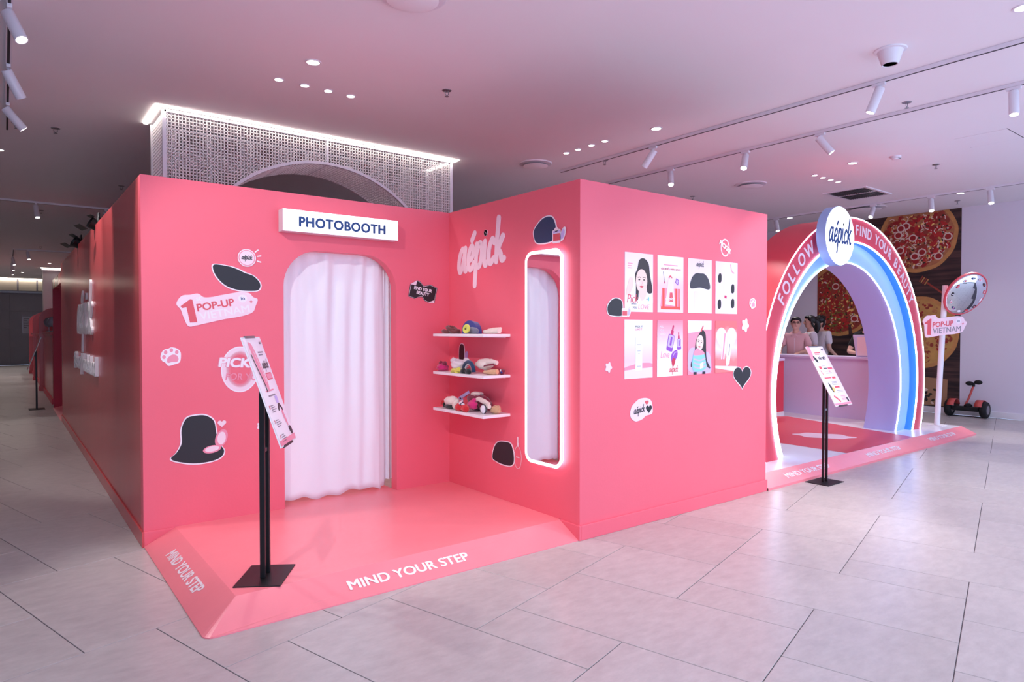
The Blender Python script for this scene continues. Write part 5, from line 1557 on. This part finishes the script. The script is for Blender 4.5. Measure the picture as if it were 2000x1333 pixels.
# ------------------------------------------------------------------ self-balancing scooter
m_rub = mat('tyre rubber', (20, 20, 22), .8); m_sred = mat('scooter red plastic', (196, 78, 74), .4)
sc_ = thing('balance_scooter', 'black and red two wheeled self balancing scooter against the white wall', 'scooter', (12.24, 3.92, 0))
TY = Matrix.Rotation(R(90), 4, 'X')
for s_ in (-1, 1):
    T = Matrix.Translation((0, s_ * .245, .132)) @ TY
    mb = MB(); mb.lathe([(.07, -.045), (.115, -.045), (.13, -.028), (.132, 0), (.13, .028), (.115, .045), (.07, .045)], m_rub, 32, T=T)
    w_ = mb.build('wheel', sc_, smooth=40)
    mb = MB(); mb.lathe([(.012, -.048), (.07, -.046), (.07, .046), (.012, .048)], m_alu, 24, T=T); mb.build('hub', w_, smooth=40)
    mb = MB()
    arcs = [(.146 * math.cos(R(a)), .132 + .146 * math.sin(R(a))) for a in range(20, 161, 10)]
    y0, y1 = s_ * .19 - .05, s_ * .19 + .05
    mb.add([(p[0], y0, p[1]) for p in arcs] + [(p[0], y1, p[1]) for p in arcs], [(i, i + 1, len(arcs) + i + 1, len(arcs) + i) for i in range(len(arcs) - 1)], m_sred)
    f_ = mb.build('fender', sc_, smooth=50); sd = f_.modifiers.new('t', 'SOLIDIFY'); sd.thickness = .006
MB().box(-.09, .09, -.19, .19, .10, .165, m_rub).build('deck', sc_, bevel=.02, seg=3)
mb = MB(); mb.ball((0, -.02, .17), (.05, .06, .05), m_rub, 16, 10); mb.build('stem_boot', sc_, smooth=60)
MB().tube([(.0, .03, .17), (.02, -.02, .30), (.03, -.08, .50)], .016, m_sred, 12).build('stem', sc_, smooth=50)
mb = MB()
for s_ in (-1, 1): mb.ball((.03, -.085 + s_ * .06, .55 - s_ * .012), (.03, .058, .036), m_rub, 16, 10)
mb.tube([(.03, -.08, .49), (.03, -.085, .55)], .02, m_rub, 12)
mb.build('knee_pad', sc_, smooth=60)
tag(MB().box(-.01, 0, -.05, .05, -.05, .05, mat('blue sign enamel', (24, 60, 140), .4)).box(-.012, -.01, -.025, .025, -.03, .03, m_whitevinyl).build('wall_plate', None, (X1 - .001, 3.17, 1.58), bevel=.002), 'small blue plate on the white wall at the right picture edge', 'sign')

# ================================================================== LEFT BACKGROUND
# clamp lamps on top of the long wall
for label, y, k, h in (('black clamp lamp on the long pink wall top, nearer one', 7.45, .58, -.07), ('black clamp lamp on the long pink wall top, farther one', 9.3, .72, -.07)):
    t = thing('clamp_lamp', label, 'lamp', (XA + .04, y, HB), (0, 0, R(12)))
    MB().box(-.06 * k, .06 * k, -.03, .03, -.0, .05, m_blackmetal).build('clamp', t, bevel=.004)
    MB().tube([(0, 0, .05), (.0, .02, .12), (-.02, -.03, .17 * k + h)], .012, m_blackmetal, 8).build('arm', t, smooth=50)
    T = Matrix.Translation((-.03, 0, .12 * k + h)) @ Matrix.Rotation(R(-62), 4, 'Y')
    mb = MB(); mb.lathe([(.035, -.11 * k), (.05, -.10 * k), (.075 * k, -.03), (.095 * k, .06), (.088 * k, .06), (.05, .0)], m_blackmetal, 20, T=T)
    hd_ = mb.build('lamp_head', t, smooth=40)
    mb = MB(); mb.box(.05, .056, -.09 * k, .09 * k, .06, .17 * k, m_blackmetal, T=T); mb.box(-.09, -.084, -.08, .08, .06, .14, m_blackmetal, T=T); mb.build('barn_door', hd_)
# crimson doorway after the long wall
t = thing('crimson_doorway', 'crimson lined doorway frame beyond the long pink wall', 'doorway', (XA, 12.2, 0))
MB().box(0, .7, 2.1, 2.2, 0, 2.26, m_darkred).build('jamb', t)
MB().box(0, .09, .0, 2.2, 2.12, 2.28, m_pinkgloss).build('header', t)
MB().box(.09, .7, .0, 2.2, 2.12, 2.28, m_darkred).build('soffit', t)
mb = MB().add([(-.02, .0, 0), (.3, .0, 0), (.3, 2.1, 0), (-.02, 2.1, 0), (.3, .0, .08), (.3, 2.1, .08)], [(0, 3, 5, 4), (0, 4, 1), (3, 2, 5)], m_deck); mb.build('threshold_ramp', t)
# far counters with rounded dividers and make-up mirrors
for i, (label, y0, y1, h) in enumerate([('tall red far counter next to the crimson doorway', 15.0, 18.3, 1.36), ('red far counter in the middle of the corridor row', 18.9, 22.2, 1.30), ('red far counter nearest the stone wall', 22.8, 25.8, 1.30)]):
    t = thing('far_counter', label, 'counter', (XA, y0, 0))
    MB().box(0.02, .7, 0, y1 - y0, .1, h - .06, m_pinkgloss).build('front', t)
    MB().box(-.02, .72, 0, y1 - y0, h - .06, h, m_pinkgloss).build('worktop', t, bevel=.005)
    MB().box(0.0, .7, 0, y1 - y0, 0, .1, m_red).build('skirting', t)
for label, y in (('rounded red divider panel nearest in the far corridor', 18.6), ('rounded red divider panel second in the far corridor', 22.5), ('rounded red divider panel last in the far corridor', 26.0)):
    t = thing('divider_panel', label, 'divider', (XA - .06, y, 0), (0, 0, 0), 'rounded red dividers')
    mb = MB(); pts = [(0, 0), (.55, 0)] + [(.275 + .275 * math.cos(R(a)), 1.62 + .275 * math.sin(R(a))) for a in range(0, 181, 12)]
    mb.prism(pts, -.12, .12, m_pinkgloss, m_red, T=RX)
    mb.build('panel', t, smooth=35)
    MB().box(-.012, .0, -.12, .12, 0, .1, m_red).build('skirting', t)
for label, y in (('small round make-up mirror on the nearest far counter', 16.4), ('small round make-up mirror by the first rounded divider', 17.9)):
    t = thing('makeup_mirror', label, 'mirror', (XA + .1, y, 1.36), (0, 0, R(20)))
    mb = MB(); mb.lathe([(.06, 0), (.06, .01), (.012, .016)], m_alu, 20); mb.build('base', t, smooth=40)
    MB().tube([(0, 0, .012), (0, 0, .10)], .007, m_alu, 8).build('stem', t, smooth=40)
    T = Matrix.Translation((0, 0, .20)) @ Matrix.Rotation(R(90), 4, 'X')
    mb = MB(); mb.lathe([(.095, -.008), (.105, 0), (.10, .010), (.094, .008)], m_alu, 28, T=T); f_ = mb.build('frame', t, smooth=40)
    mb = MB(); mb.lathe([(.095, .006), (0, .007)], m_mirror, 28, T=T); mb.build('glass', f_)
t = thing('lit_column', 'pale far column with a bright lit top edge beside the doorway', 'column', (1.30, 26.3, 0))
MB().box(-.26, .5, -.02, .6, 0, ZC - .02, m_mesh).build('shaft', t)
MB().box(-.33, .57, -.09, -.05, ZC - .015, ZC - .002, m_cove).build('led_cove', t)
MB().box(-.3, .54, -.06, .64, ZC - .08, ZC - .02, m_steelwhite).build('cap', t)
t = thing('notice_frame', 'small framed notice on the far stone wall', 'notice', (.72, Y1 - .03, 1.58))
MB().box(-.14, .14, 0, .01, -.34, .34, m_alu).build('frame', t)
MB().box(-.12, .12, -.004, 0, -.32, .32, mat('notice paper', (186, 182, 196), .6)).build('sheet', t)
mb = MB(); lines(mb, -.09, .26, (.18, .12, .18, .15, .18, .1), .02, .07, m_outline, .0); mb.build('print', t, (0, -.006, 0), FACE_NY)
